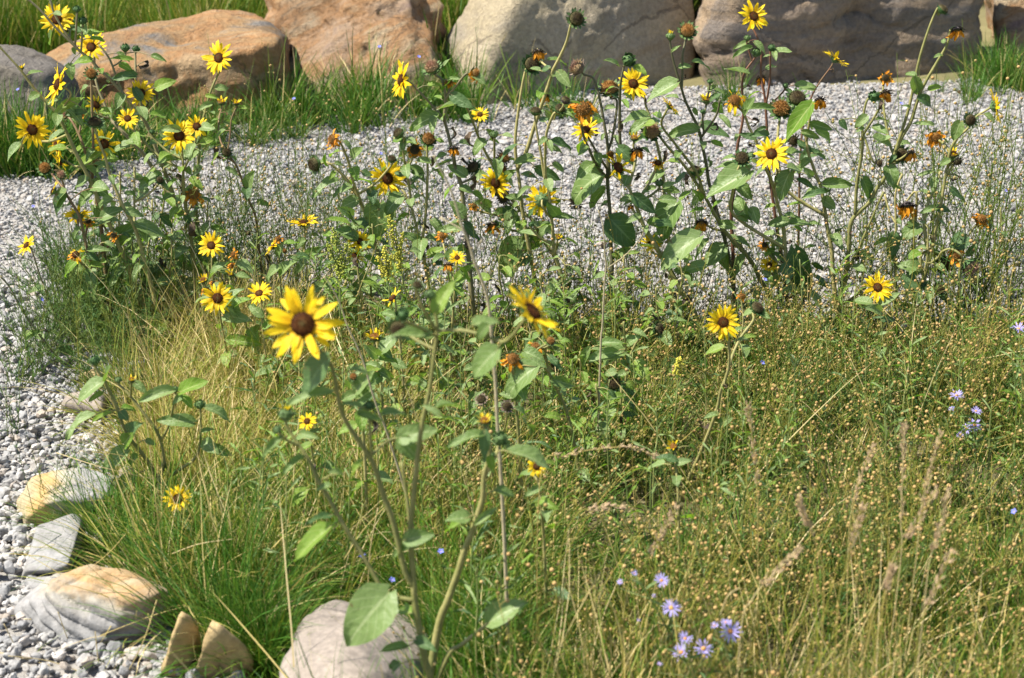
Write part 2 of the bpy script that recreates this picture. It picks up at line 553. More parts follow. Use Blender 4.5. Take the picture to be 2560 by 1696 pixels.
def gp(u, y, z=-0.06):              # a foot point of a stone: column u, distance y
    d = ray(u, 848 + 0)
    # x of the ray of that column at the ground below
    lo = ground(u, 848)
    k = math.sqrt(y * y + CAM_H ** 2) if False else None
    v = 848 + FPX * math.tan(math.atan2(CAM_H, y) - PITCH)
    p = ground(u, v)
    return Vector((p.x, y, z))

# ------------------------------------------------------------------ boulders across the gravel path
S_ORANGE = stone_mat("sandstone_orange", [(0.221, 0.206, 0.185), (0.357, 0.234, 0.117), (0.378, 0.206, 0.089), (0.412, 0.289, 0.165)], None, 3.2, bump=1.0, bdist=0.035, crack=4.0, spread=0.24)
S_TAN = stone_mat("sandstone_tan", [(0.234, 0.165, 0.151), (0.344, 0.248, 0.165), (0.317, 0.179, 0.083), (0.400, 0.317, 0.207), (0.261, 0.207, 0.172)], (0.3, 0.9, 0.2), 4.0, 7.0, bump=1.0, bdist=0.035, crack=4.0, spread=0.24)
S_CREAM = stone_mat("sandstone_cream", [(0.339, 0.298, 0.231), (0.434, 0.367, 0.244), (0.461, 0.393, 0.285), (0.380, 0.271, 0.136)], (0.2, 0.8, 0.0), 2.5, 4.0, bump=1.0, bdist=0.035, crack=2.2, spread=0.24)
S_BROWN = stone_mat("sandstone_brown", [(0.199, 0.155, 0.116), (0.292, 0.231, 0.177), (0.339, 0.254, 0.170), (0.231, 0.199, 0.170), (0.370, 0.292, 0.208)], (0.06, 0.04, 0), 3.0, 6.0, bump=1.0, bdist=0.035, crack=2.2, spread=0.24)
S_GREYT = stone_mat("limestone_grey", [(0.228, 0.223, 0.217), (0.296, 0.291, 0.285), (0.262, 0.251, 0.234), (0.331, 0.319, 0.303)], None, 4.0)
S_LAYER = stone_mat("layered_grey_tan", [(0.272, 0.265, 0.258), (0.340, 0.333, 0.320), (0.374, 0.320, 0.224), (0.394, 0.286, 0.150), (0.381, 0.354, 0.299)], (0.45, 0.2, 0.1), 3.0, 14.0)
S_GOLD = stone_mat("sandstone_golden", [(0.316, 0.287, 0.236), (0.416, 0.316, 0.165), (0.445, 0.302, 0.129), (0.459, 0.374, 0.236)], (0.25, 1.2, 0.0), 3.0, 16.0)
S_ROUND = stone_mat("boulder_pinkish", [(0.219, 0.189, 0.164), (0.285, 0.243, 0.206), (0.316, 0.267, 0.219), (0.261, 0.213, 0.182)], (0.2, 0.3, 0), 4.0, 9.0)
S_DARK = stone_mat("boulder_grey_brown", [(0.15, 0.135, 0.115), (0.22, 0.20, 0.175), (0.19, 0.17, 0.14), (0.27, 0.25, 0.22)], None, 4.0, bump=1.0, bdist=0.035, crack=3.0)
S_SLAB = stone_mat("slab_grey_under_orange", [(0.248, 0.244, 0.239), (0.304, 0.294, 0.285), (0.331, 0.304, 0.248), (0.405, 0.258, 0.120), (0.423, 0.350, 0.230)], None, 9.0, grad=(0.1, 0.5, 3.4, 0.02))
S_SLABX = stone_mat("slab_cream_to_grey", [(0.405, 0.331, 0.202), (0.460, 0.294, 0.120), (0.423, 0.368, 0.267), (0.313, 0.304, 0.294), (0.340, 0.331, 0.322)], None, 9.0, grad=(2.2, 0.0, 0.8, 0.20))
S_GOLDG = stone_mat("sandstone_grey_gold", [(0.248, 0.230, 0.202), (0.304, 0.276, 0.230), (0.276, 0.258, 0.239), (0.423, 0.304, 0.147)], (0.25, 1.2, 0.0), 3.0, 9.0)

def B(*t): return [at(*q) for q in t]
rock("boulder", "low grey boulder at the foot of the long orange one", "boulder",
     B((-330, 120, 6.75), (90, 104, 6.6), (60, 150, 6.4), (180, 150, 6.55), (-330, 160, 6.4)) +
     [gp(-330, 6.4), gp(150, 6.35), gp(200, 6.6), gp(180, 7.2), gp(-330, 7.2)], S_DARK, "boulders lining the gravel path", sub=6, p=30, amp=0.03, seed=2, chips=16)
rock("boulder", "long low orange sandstone boulder with a sloping sunlit top", "boulder",
     B((95, 150, 6.95), (150, 112, 7.05), (330, 58, 7.25), (560, 20, 7.45), (670, 30, 7.45), (730, 90, 7.3), (742, 170, 7.1),
       (200, 195, 6.75), (420, 175, 6.72), (560, 130, 6.75), (700, 110, 6.85)) +
     [gp(140, 6.78), gp(430, 6.72), gp(745, 6.88), gp(740, 7.7), gp(150, 7.7)], S_ORANGE, "boulders lining the gravel path", sub=6, p=34, amp=0.04, freq=3.0, seed=5, chips=18)
rock("boulder", "tall rough pinkish tan boulder with a sloping front face", "boulder",
     B((650, -20, 7.75), (690, -230, 7.9), (1010, -260, 7.85), (1110, -40, 7.6), (1108, 60, 7.35), (1065, 105, 7.15), (700, 60, 7.45)) +
     [gp(720, 7.02), gp(1000, 6.98), gp(1090, 7.12), gp(1095, 8.1), gp(670, 8.1)], S_TAN, "boulders lining the gravel path", sub=6, p=40, chips=22, amp=0.06, freq=4.0, strata=0.018, sdir=(.5, .2, .8), sfreq=11, seed=9)
rock("boulder", "cream boulder with a pale slanted side and grey shaded front", "boulder",
     B((1108, 100, 7.45), (1135, 72, 7.55), (1200, 20, 7.6), (1290, -150, 7.9), (1360, -330, 7.7), (1700, -330, 7.95), (1742, 20, 7.78),
       (1185, 190, 7.12), (1290, 0, 7.2)) +
     [gp(1112, 7.4), gp(1180, 7.1), gp(1740, 7.62), gp(1738, 8.5), gp(1125, 8.2)], S_CREAM, "boulders lining the gravel path", sub=6, p=46, amp=0.025, freq=2.6, seed=13, chips=12, depth=(.93, .99))
rock("boulder", "massive brown sandstone block with horizontal ledges", "boulder",
     B((1738, -10, 7.7), (1752, 110, 7.5), (1800, -330, 7.9), (1850, -120, 7.46), (2430, -330, 8.05), (2472, -60, 7.86), (2458, 150, 7.84)) +
     [gp(1765, 7.48), gp(1850, 7.40), gp(2455, 7.80), gp(2450, 8.4), gp(1770, 8.4)], S_BROWN, "boulders lining the gravel path", sub=6, p=40, chips=14, depth=(.93, .99), amp=0.04, freq=3.2, strata=0.03, sdir=(.06, 0, 1), sfreq=8, seed=17)
rock("boulder", "tan boulder set back behind a grassy gap", "boulder",
     B((2470, -130, 8.4), (2530, -260, 8.5), (2900, -260, 8.5), (2478, 20, 8.15)) +
     [gp(2480, 8.1), gp(2900, 8.1), gp(2900, 9.2), gp(2480, 9.2)], S_TAN, "boulders lining the gravel path", sub=5, amp=0.05, seed=21)

# ------------------------------------------------------------------ edging stones along the bed
def G(s):                          # "column,row,height" -> points
    out = []
    for q in s.split():
        u, v, z = [float(k) for k in q.split(',')]
        out.append(ground(u, v, z if z > 0 else -.02))
    return out
ES = dict(amp=0.007, freq=9, fine=.0015, chips=14)
rock("edging_stone", "cream and grey slab with an orange stain topping the row of edging stones", "stone",
     G("45,1240,.06 75,1190,.085 190,1168,.105 292,1184,.10 280,1235,.09 120,1255,.08 60,1300,.03 240,1270,.06 30,1270,0 60,1335,0 150,1350,0 255,1295,0 305,1240,0 150,1215,0"), S_SLABX, sub=6, p=44, seed=31, **ES)
rock("edging_stone", "rough brown stone half under the grass behind the cream slab", "stone",
     G("296,1170,.10 325,1160,.10 345,1200,.08 300,1240,.05 290,1265,0 350,1250,0 360,1190,0 300,1200,0"), S_ROUND, sub=5, p=30, seed=61, **ES)
rock("edging_stone", "flat grey stone between the pale slab and the broad layered slab", "stone",
     G("60,1448,.03 130,1440,.05 175,1445,.05 100,1475,.03 50,1490,0 120,1495,0 190,1480,0 80,1450,0"), S_GREYT, sub=5, p=30, seed=63, **ES)
rock("edging_stone", "smooth pale grey slab tilted towards the gravel with a dark shaded side", "stone",
     G("92,1318,.08 190,1284,.10 206,1296,.095 172,1412,.06 60,1430,.04 150,1425,.05 46,1460,0 150,1468,0 190,1440,0 222,1370,0 100,1330,0"), S_GREYT, sub=6, p=48, seed=33, amp=.004, freq=9, fine=.0015, chips=8, depth=(.93, .99))
rock("edging_stone", "small pointed grey stone in the grass behind the pale slab", "stone",
     G("258,1288,.07 240,1292,.07 212,1318,.04 206,1340,0 264,1335,0 255,1305,0"), S_GREYT, sub=4, p=20, seed=35, amp=.004, freq=9, fine=.001)
rock("edging_stone", "broad layered slab, orange on top and grey on its face", "stone",
     G("112,1440,.07 190,1424,.10 330,1420,.115 420,1470,.10 140,1478,.095 360,1500,.10 45,1508,.035 30,1528,.02 300,1560,.06 28,1550,0 110,1600,0 175,1668,0 250,1650,0 390,1610,0 440,1530,0 110,1465,0"), S_SLAB, sub=6, p=48, seed=37, amp=0.010, freq=9, chips=12, depth=(.9, .98), strata=.010, sdir=(.15, -.4, .9), sfreq=44, fine=.0015)
rock("edging_stone", "upright golden stone split into two pointed ribs beside the layered slab", "stone",
     G("452,1520,.15 472,1528,.145 428,1600,.09 497,1560,.11 415,1660,.04 388,1710,0 470,1715,0 515,1660,0 440,1620,0"), S_GOLD, sub=5, p=34, seed=41, **ES)
rock("edging_stone", "grey wedge stone with a golden rib leaning on the upright golden stone", "stone",
     G("526,1542,.15 548,1556,.15 602,1598,.11 630,1655,.06 500,1620,.09 462,1725,0 625,1720,0 655,1680,0 560,1630,0"), S_GOLD, sub=5, p=34, seed=43, **ES)
def ea(u, v, y): return at(u, v, y - .02)
def eg(u, y, z): return gp(u, y - .02, z)
rock("round_boulder", "smooth rounded pinkish grey boulder at the foot of the big sunflower", "boulder",
     [ea(770, 1490, 2.86), ea(870, 1474, 2.92), ea(985, 1500, 2.92), ea(1075, 1550, 2.88), ea(705, 1570, 2.76), ea(680, 1680, 2.62), ea(860, 1590, 2.66), ea(1095, 1650, 2.74), ea(900, 1720, 2.5), ea(1050, 1560, 3.02), ea(800, 1520, 3.05)] +
     [eg(665, 2.55, -.05), eg(900, 2.42, -.05), eg(1110, 2.62, -.05), eg(1080, 3.05, -.05), eg(740, 3.05, -.05)], S_ROUND, sub=6, p=10, amp=0.014, freq=6, strata=.003, sdir=(.3, .2, .9), sfreq=50, fine=.0015, seed=47)
rock("edging_stone", "rounded brown grey stone half sunk in the grass by the gravel edge", "stone",
     G("165,985,.06 220,970,.08 268,990,.075 150,1010,.035 262,1030,.05 142,1045,0 268,1055,0 285,1005,0 160,1000,0"), S_ROUND, sub=5, p=14, seed=51, **ES)
rock("edging_stone", "flat pale stone beside the foot of a tall sunflower stem", "stone",
     G("385,812,.04 432,786,.06 470,797,.06 400,836,.035 465,838,.035 375,848,0 470,852,0 478,806,0 385,815,0"), S_ROUND, sub=5, p=16, seed=53, **ES)
rock("edging_stone", "small reddish stone between gravel and dry grass", "stone",
     G("310,842,.03 345,832,.04 350,860,.025 305,876,0 355,876,0 350,850,0 310,850,0"), S_ROUND, sub=4, p=14, seed=57, amp=.004, freq=9, fine=.001)
rock("edging_stone", "small tan stone next to the rounded brown grey one", "stone",
     G("195,937,.04 235,918,.05 260,940,.05 190,975,0 258,978,0 265,940,0 200,940,0"), S_GOLD, sub=4, p=14, seed=59, amp=.004, freq=9, fine=.001)

# ------------------------------------------------------------------ gravel
m, nt, N_, L_, B_ = new_mat("gravel_stone")
oi = N_.new("ShaderNodeObjectInfo"); tc = N_.new("ShaderNodeTexCoord")
nz = N_.new("ShaderNodeTexNoise"); nz.inputs["Scale"].default_value = 2.2; nz.inputs["Detail"].default_value = 5
L_.new(tc.outputs["Object"], nz.inputs["Vector"])
rr = ramp(N_, [(0.0, (0.18, 0.18, 0.185)), (0.15, (0.27, 0.268, 0.265)), (0.5, (0.36, 0.35, 0.335)), (0.78, (0.44, 0.425, 0.40)), (0.88, (0.37, 0.31, 0.25)), (1.0, (0.58, 0.555, 0.53))])
L_.new(oi.outputs["Random"], rr.inputs[0])
gg = ramp(N_, [(0.3, (0.72, 0.72, 0.72)), (0.7, (1.12, 1.12, 1.12))]); L_.new(nz.outputs[0], gg.inputs[0])
L_.new(mix(N_, L_, 1.0, rr.outputs[0], gg.outputs[0], 'MULTIPLY'), B_.inputs["Base Color"])
B_.inputs["Roughness"].default_value = 0.85
GRAVEL = m

def pebble_mesh(seed, sub):
    rs = random.Random(seed)
    pts = []
    for i in range(13):
        d = Vector((rs.gauss(0, 1), rs.gauss(0, 1), rs.gauss(0, 1))).normalized()
        pts.append((d.x * rs.uniform(.8, 1.15), d.y * rs.uniform(.65, .95), d.z * rs.uniform(.5, .75)))
    me, o = rock_mesh("pebble", pts, GRAVEL, sub=sub, p=26, amp=0.10, freq=1.3, fine=0.0, seed=seed, origin=(0, 0, 0))
    return me
PEB = [pebble_mesh(100 + i, 3) for i in range(14)]
for q in PEB: q.polygons.foreach_set('use_smooth', [False] * len(q.polygons))
peb_col = make_variants("pebble_shapes", PEB)
rs = np.random.RandomState(3)
pts, rots, scl = [], [], []
def visible_x(y):          # half width of the part of the place the picture and a step to the side can see
    return 0.30 * y + 0.75
n_try = 0
while len(pts) < 80000 and n_try < 500000:
    n_try += 1
    y = 2.2 + 5.4 * math.sqrt(rs.uniform(0.0, 1.0))
    x = rs.uniform(-1, 1) * visible_x(y)
    if y < 4.3 and x > -0.30: continue
    if not inside(PATH, x, y): continue
    if inside(BED, x, y): continue
    s = min(0.022, max(0.0035, 0.0072 * math.exp(rs.normal(0, 0.36))))
    if y > 5.0: s *= .88
    pts.append((x, y, 0.004 + rs.uniform(0.1, 0.9) * s * 1.0 + (0.006 if rs.uniform() < .3 else 0)))
    rots.append((rs.uniform(-.6, .6), rs.uniform(-.6, .6), rs.uniform(0, 6.3)))
    scl.append(s)
for k in range(14000):
    y = rs.uniform(2.3, 4.9); x = rs.uniform(-1.9, -0.3)
    if abs(x) > visible_x(y) or inside(BED, x, y): continue
    s = min(0.019, max(0.005, 0.0100 * math.exp(rs.normal(0, 0.33))))
    pts.append((x, y, 0.006 + rs.uniform(0.2, 1.2) * s)); rots.append((rs.uniform(-.7, .7), rs.uniform(-.7, .7), rs.uniform(0, 6.3))); scl.append(s)
scatter("gravel", peb_col, len(PEB), pts, rots, scl, "pale grey crushed stone gravel covering the path", "gravel", 5)
# the larger stones that show singly by the edging stones
bigspots = [(75, 1500), (20, 1410), (30, 1345), (15, 1480), (60, 1560), (110, 1610), (30, 1620), (90, 1660), (150, 1655), (210, 1670), (250, 1650),
            (290, 1670), (330, 1655), (365, 1640), (370, 1680), (40, 1680), (130, 1690), (15, 1560), (60, 1110), (20, 1150), (95, 1080), (30, 1060), (50, 945), (110, 960),
            (70, 880), (20, 980), (130, 1020), (90, 1020), (40, 1230), (15, 1290), (25, 1325), (120, 880), (60, 820), (160, 850), (30, 760), (110, 780), (180, 790), (60, 700), (200, 880), (15, 890)]
for i, (u, v) in enumerate(bigspots):
    p = ground(u, v)
    s = R.uniform(0.011, 0.019) * (1.15 if v > 1400 else 1.0)
    o = link("gravel_stone", PEB[i % len(PEB)])
    o.location = (p.x, p.y, 0.004 + s * 0.62)
    o.rotation_euler = (R.uniform(-.4, .4), R.uniform(-.4, .4), R.uniform(0, 6))
    o.scale = (s, s, s * R.uniform(.75, 1))
    tag(o, "larger pale stone lying loose among the gravel beside the edging stones", "stone", "larger loose gravel stones")

# ------------------------------------------------------------------ flax, grass
def curve_pts(base, d0, length, droop, n, rs, wob=0.05):
    """a bending stalk: starts along d0, bends towards gravity / sideways"""
    P = [Vector(base)]
    d = Vector(d0).normalized()
    st = length / n
    for i in range(n):
        d = (d + Vector((rs.gauss(0, wob), rs.gauss(0, wob), -droop / n))).normalized()
        P.append(P[-1] + d * st)
    return P

def ribbon(mb, P, w, tint, mat=0, facing=None, rs=R):
    """grass blade: strip that narrows to a tip"""
    n = len(P)
    a = rs.uniform(0, 6.28)
    side = Vector((math.cos(a), math.sin(a), 0))
    vs_, fs_ = [], []
    for i, p in enumerate(P[:-1]):
        k = w * (1 - 0.75 * (i / (n - 1)) ** 1.5)
        vs_ += [p - side * k, p + side * k]
    vs_.append(P[-1])
    for i in range(n - 2):
        fs_.append((2 * i, 2 * i + 1, 2 * i + 3, 2 * i + 2))
    fs_.append((2 * (n - 2), 2 * (n - 2) + 1, len(vs_) - 1))
    mb.add(vs_, fs_, mat, tint)

def flax_clump(seed, h=0.3, nst=10, caps=6, lean=0.7, tint0=0.3, tint1=0.9, leafy=16, ball=0.0032):
    rs = random.Random(seed)
    mb = MB()
    bv, bf = ICO[2]
    for s in range(nst):
        a = rs.uniform(0, 6.28); le = abs(rs.gauss(0, lean))
        L = h * rs.uniform(.75, 1.3)
        tt = rs.uniform(tint0, tint1)
        P = curve_pts((rs.gauss(0, .015), rs.gauss(0, .015), 0), (math.cos(a) * le, math.sin(a) * le, 1), L, rs.uniform(0.1, .8), 7, rs, .07)
        mb.tube(P, [.0011 - .0006 * i / 7 for i in range(8)], 3, 0, tt, False)
        for k in range(leafy):
            t = rs.uniform(.08, .8) * 7
            i = int(t)
            p = P[i].lerp(P[i + 1], t - i)
            b = rs.uniform(0, 6.28)
            d = Vector((math.cos(b), math.sin(b), rs.uniform(.2, 1.4))).normalized()
            l = rs.uniform(.009, .018)
            q = p + d * l
            sd = d.cross(Vector((0, 0, 1)))
            sd = sd.normalized() * .0009
            mb.add([p - sd, p + sd, q + sd * .5, q - sd * .5], [(0, 1, 2, 3)], 0, max(0, tt - rs.uniform(0, .35)))
        for k in range(caps):
            t = rs.uniform(.45, 1.0) * 6.99
            i = int(t)
            p = P[i].lerp(P[i + 1], t - i)
            b = rs.uniform(0, 6.28)
            d = Vector((math.cos(b), math.sin(b), rs.uniform(-.3, 1.2))).normalized()
            q = p + d * rs.uniform(.012, .035)
            mb.tube([p, p.lerp(q, .5) + Vector((0, 0, .002)), q], .00045, 3, 0, tt, False)
            r = ball * rs.choice((.62, .8, .95, 1.0, 1.1)) * rs.uniform(.9, 1.1)
            mb.add([q + Vector(x) * r for x in bv], bf, 1, rs.uniform(0, 1))
    return mb.mesh("flax", [FLAX_S, FLAX_C])

def grass_clump(seed, n=90, L=0.25, spread=0.6, rad=0.04, w=0.0012, t0=0.1, t1=0.6, droop=0.9, straw=0.0, seg=5, lean=(0, 0)):
    rs = random.Random(seed)
    mb = MB()
    for i in range(n):
        a = rs.uniform(0, 6.28); rr_ = rad * math.sqrt(rs.uniform(0, 1))
        le = spread * rs.uniform(.1, 1.1)
        b = a + rs.gauss(0, .5)
        d = (math.cos(b) * le + lean[0], math.sin(b) * le + lean[1], 1)
        P = curve_pts((math.cos(a) * rr_, math.sin(a) * rr_, -.005), d, L * rs.uniform(.5, 1.2), droop * rs.uniform(.5, 1.4), seg, rs, .05)
        tt = rs.uniform(t0, t1)
        if rs.random() < straw: tt = rs.uniform(.8, 1)
        ribbon(mb, P, w * rs.uniform(.7, 1.3), tt, 0, None, rs)
    return mb.mesh("grass", [GRASS])

KEEP_OFF = [(o.location.x, o.location.y, max(o.dimensions.x, o.dimensions.y) * .38) for o in list(COL.objects) if o.name.startswith(("edging_stone", "round_boulder"))]
def fill(region, density, hx, seed, zone, size=(0.8, 1.2), tilt=0.12):
    rs_ = np.random.RandomState(seed)
    x0, x1, y0, y1 = zone
    n = int((x1 - x0) * (y1 - y0) * density)
    P_, R_, S_ = [], [], []
    for i in range(n):
        x = rs_.uniform(x0, x1); y = rs_.uniform(y0, y1)
        if abs(x) > 0.30 * y + hx: continue
        k = region(x, y)
        if k <= 0 or rs_.uniform() > k: continue
        if any((x - sx) ** 2 + (y - sy) ** 2 < sr * sr or (sr > .05 and sx > -.58 and abs(x - sx) < sr * .75 and 0 < sy - y < sr * 1.1) for sx, sy, sr in KEEP_OFF): continue
        P_.append((x, y, 0.006))
        R_.append((rs_.normal(0, tilt), rs_.normal(0, tilt), rs_.uniform(0, 6.28)))
        S_.append(rs_.uniform(*size))
    return P_, R_, S_

def bedx(y):                       # left boundary of the bed at distance y
    best = -9
    for (xa, ya), (xb, yb) in zip(BED[:9], BED[1:10]):
        if min(ya, yb) <= y <= max(ya, yb) and ya != yb:
            best = max(best, xa + (xb - xa) * (y - ya) / (yb - ya))
    return best

def nzz(x, y, f, o=0): return noise.noise(Vector((x * f + o, y * f, o)))

# right part of the bed: flax gone to seed
def r_flax(x, y):
    if not inside(BED, x, y): return 0
    e = -0.22 - 0.02 * (y - 2.4) + 0.10 * nzz(x, y, 2.5)
    if y > 3.5: e -= (y - 3.5) * 0.55
    if x < e: return 0.0
    k = min(1.0, 0.25 + (x - e) * 4)
    k *= max(.25, min(1.0, .75 + 1.1 * nzz(x, y, 3.4, 7)))
    if x < .25 and y > 2.9: k *= .55
    return k
fl_col = make_variants("flax_shapes", [flax_clump(200 + i, 0.24, 12, 2, .75, .08, .9, 22) for i in range(5)] + [flax_clump(220 + i, 0.29, 9, 4, .5, .2, .95, 14) for i in range(3)])
P_, R_, S_ = fill(r_flax, 150, 0.6, 11, (-1.2, 2.6, 1.75, 4.55), (.65, 1.1))
S_ = [s * (1.0 if p[1] > 2.8 else 0.92) for s, p in zip(S_, P_)]
scatter("seeding_flax", fl_col, 8, P_, R_, S_, "mass of tangled flax gone to seed with round tan capsules", "flax", 8)
# low growth under the flax
lo_col = make_variants("low_grass_shapes", [grass_clump(300 + i, 60, .14, 1.0, .06, .0016, .0, .68, .8, .18) for i in range(5)])
P_, R_, S_ = fill(r_flax, 170, 0.6, 12, (-1.2, 2.6, 1.75, 4.6), (.7, 1.2))
scatter("low_grass", lo_col, 5, P_, R_, S_, "low olive grass growing under the seeding flax", "grass", 9)
def r_front(x, y):
    return (1.0 if y < 2.5 else max(0.0, 1 - (y - 2.5) * 2.2)) if inside(BED, x, y) and x > -.05 else 0
fg_col = make_variants("front_grass_shapes", [grass_clump(310 + i, 26, .30, .45, .05, .0014, .25, .95, .6, .35) for i in range(4)])
P_, R_, S_ = fill(r_front, 95, 0.6, 31, (-.1, 1.4, 1.8, 3.0), (.7, 1.1))
scatter("front_grass", fg_col, 4, P_, R_, S_, "thin upright green and tan grass stalks mixed into the nearest flax", "grass", 19)
def r_patch(x, y):
    k = nzz(x, y, 1.6, 4)
    e = 1.0 if (x > .45 and 3.1 < y < 4.2 and k > -.1) else (.5 if k > .25 else 0)
    return e if r_flax(x, y) > 0 and y < 4.45 else 0
pg_col = make_variants("green_flax_shapes", [flax_clump(270 + i, 0.22, 11, 1, .7, .0, .3, 40) for i in range(4)])
P_, R_, S_ = fill(r_patch, 60, 0.6, 32, (-1, 2.4, 2.2, 4.5), (.8, 1.2))
scatter("green_flax", pg_col, 4, P_, R_, S_, "blue green flax not yet gone to seed in patches", "flax", 20)
# wispy flax on the gravel edges
wf_col = make_variants("wispy_flax_shapes", [flax_clump(240 + i, 0.36, 7, 3, .35, .05, .5, 24, .0028) for i in range(4)])
def r_wisp(x, y):
    k = 0
    if 4.2 < y < 5.2 and x > -1.0:
        k = max(k, math.exp(-((y - 4.6) / .16) ** 2) * (1.0 if x > -.2 else .7))
    if x > 0.95 and 4.4 < y < 5.5: k = max(k, .75 * math.exp(-((y - 4.85) / .25) ** 2))
    if -1.0 < x < -0.2 and 4.6 < y < 6.2: k = max(k, .5 * math.exp(-((y - 5.1) / .45) ** 2))
    return k
P_, R_, S_ = fill(r_wisp, 95, 0.6, 13, (-1.4, 2.4, 4.1, 6.2), (.8, 1.25))
S_ = [s * (1.35 if p[0] > .9 else 1.0) for s, p in zip(S_, P_)]
scatter("wispy_flax", wf_col, 4, P_, R_, S_, "thin wispy flax stalks rising along the gravel edge", "flax", 10)
# feathery green flax at the left gravel edge
gf_col = make_variants("feathery_flax_shapes", [flax_clump(260 + i, 0.26, 11, 0, .6, .05, .45, 30) for i in range(4)])
P_, R_, S_ = [], [], []
for (u, v, sp, k) in [(250, 830, 60, 34), (300, 790, 60, 24), (180, 740, 60, 18), (200, 690, 50, 10), (120, 900, 50, 7), (240, 950, 50, 10), (290, 730, 60, 18), (150, 1290, 30, 3), (60, 920, 40, 4), (560, 660, 60, 12), (40, 1040, 30, 2), (380, 700, 70, 16), (470, 660, 70, 12)]:
    for i in range(int(k * .6)):
        p = ground(u + R.gauss(0, sp), v + R.gauss(0, sp * .45) + 40)
        P_.append((p.x, p.y, .006)); R_.append((R.gauss(0, .2), R.gauss(0, .2) - .15, R.uniform(0, 6.3))); S_.append(R.uniform(.6, 1.1))
scatter("feathery_flax", gf_col, 4, P_, R_, S_, "feathery green flax sprawling over the gravel edge", "flax", 11)

# left part of the bed: bunch grass, green low down and straw coloured above
def r_dry(x, y):
    if not inside(BED, x, y) or y < 2.95: return 0
    e = -0.16 + 0.10 * nzz(x, y, 2.5)
    if y > 3.5: e -= (y - 3.5) * 0.45
    return 1.0 if x < e + 0.12 else 0.0
dg_col = make_variants("bunch_grass_shapes", [grass_clump(320 + i, 110, .22, .9, .05, .0013, .45, .84, 1.0, .28) for i in range(5)])
P_, R_, S_ = fill(r_dry, 120, 0.6, 14, (-1.4, 0.4, 2.9, 4.9), (.75, 1.2), .2)
scatter("dry_bunch_grass", dg_col, 5, P_, R_, S_, "fine golden green bunch grass matted over the bed", "grass", 12)
def r_green(x, y):
    if not inside(BED, x, y): return 0
    if y > 3.55: return 0
    k = 1.0 if x < -0.10 + .08 * nzz(x, y, 3) else max(0, .55 - (x + .10) * 1.6)
    return k * (1.0 if y < 3.15 else max(0, 1 - (y - 3.15) * 2.6))
gg_col = make_variants("green_grass_shapes", [grass_clump(340 + i, 120, .24, .85, .05, .0012, .05, .48, 1.1, .06) for i in range(5)])
P_, R_, S_ = fill(r_green, 130, 0.6, 15, (-0.9, 0.6, 2.1, 3.6), (.7, 1.15), .2)
for (u, v, k) in [(650, 1660, 9), (665, 1600, 7), (690, 1680, 6), (590, 1500, 5), (1130, 1640, 8), (1180, 1690, 9), (1110, 1740, 7), (1240, 1720, 8), (470, 1470, 5), (330, 1450, 3), (260, 1380, 4)]:
    for i in range(k):
        p = ground(u + R.gauss(0, 22), v + R.gauss(0, 18))
        P_.append((p.x, p.y, .006)); R_.append((R.gauss(0, .2), R.gauss(0, .2), R.uniform(0, 6.3))); S_.append(R.uniform(.5, .85))
scatter("green_fine_grass", gg_col, 5, P_, R_, S_, "lush fine green grass spilling towards the edging stones", "grass", 13)

sw_col = make_variants("straw_shapes", [grass_clump(345 + i, 9, .36, .9, .06, .0012, .88, 1.0, .7, .5) for i in range(5)])
def r_straw(x, y):
    if not inside(BED, x, y): return 0
    return .9 if x < .15 and y < 4.4 else .25
P_, R_, S_ = fill(r_straw, 55, 0.6, 33, (-1.2, 2.0, 2.3, 4.4), (.6, 1.1), .25)
scatter("dry_straw", sw_col, 5, P_, R_, S_, "pale dry straws standing and leaning through the green growth", "grass", 21)
# meadow behind the boulders and the grass at their feet
md_col = make_variants("meadow_grass_shapes", [grass_clump(360 + i, 70, .42, .45, .09, .0022, .22, .62, .5, .10) for i in range(5)])
def r_meadow(x, y): return 1.0 if y > (7.95 if x < 1.6 else 9.3) else 0
P_, R_, S_ = fill(r_meadow, 60, 0.8, 16, (-5.5, 5.5, 7.9, 13.5), (.7, 1.2))
scatter("meadow_grass", md_col, 5, P_, R_, S_, "yellow green meadow grass beyond the boulders", "grass", 14)
ft_col = make_variants("foot_grass_shapes", [grass_clump(380 + i, 46, .36, .6, .06, .0034, .0, .44, .8, .10) for i in range(5)])
P_, R_, S_ = [], [], []
for (u, y, sp, k, s) in [(700, 6.85, 40, 10, .8), (640, 6.6, 60, 12, .6), (830, 6.75, 60, 8, .7), (930, 6.85, 50, 6, .7), (1060, 6.9, 50, 6, .7), (1150, 7.05, 40, 5, .8), (1230, 6.95, 60, 6, .75),
                         (1330, 6.95, 70, 5, .8), (1440, 7.0, 60, 3, .6), (1840, 7.25, 18, 4, .7), (2440, 7.3, 40, 7, .5), (2520, 7.5, 50, 12, .6), (2600, 7.4, 50, 10, .55), (30, 6.15, 80, 22, .8), (150, 6.2, 70, 18, .75),
                         (280, 6.35, 70, 14, .65), (400, 6.5, 70, 12, .6), (520, 6.55, 60, 12, .6), (-80, 6.1, 80, 18, .8), (1110, 7.4, 12, 6, 1.2), (880, 7.0, 50, 5, .9)]:
    for i in range(k):
        p = gp(u + R.gauss(0, sp), y + R.gauss(0, .08), .004)
        P_.append(p); R_.append((R.gauss(0, .12), R.gauss(0, .12), R.uniform(0, 6.3))); S_.append(s * R.uniform(.45, 1.05))
scatter("boulder_foot_grass", ft_col, 5, P_, R_, S_, "tufts of dark green grass at the feet of the boulders", "grass", 15)

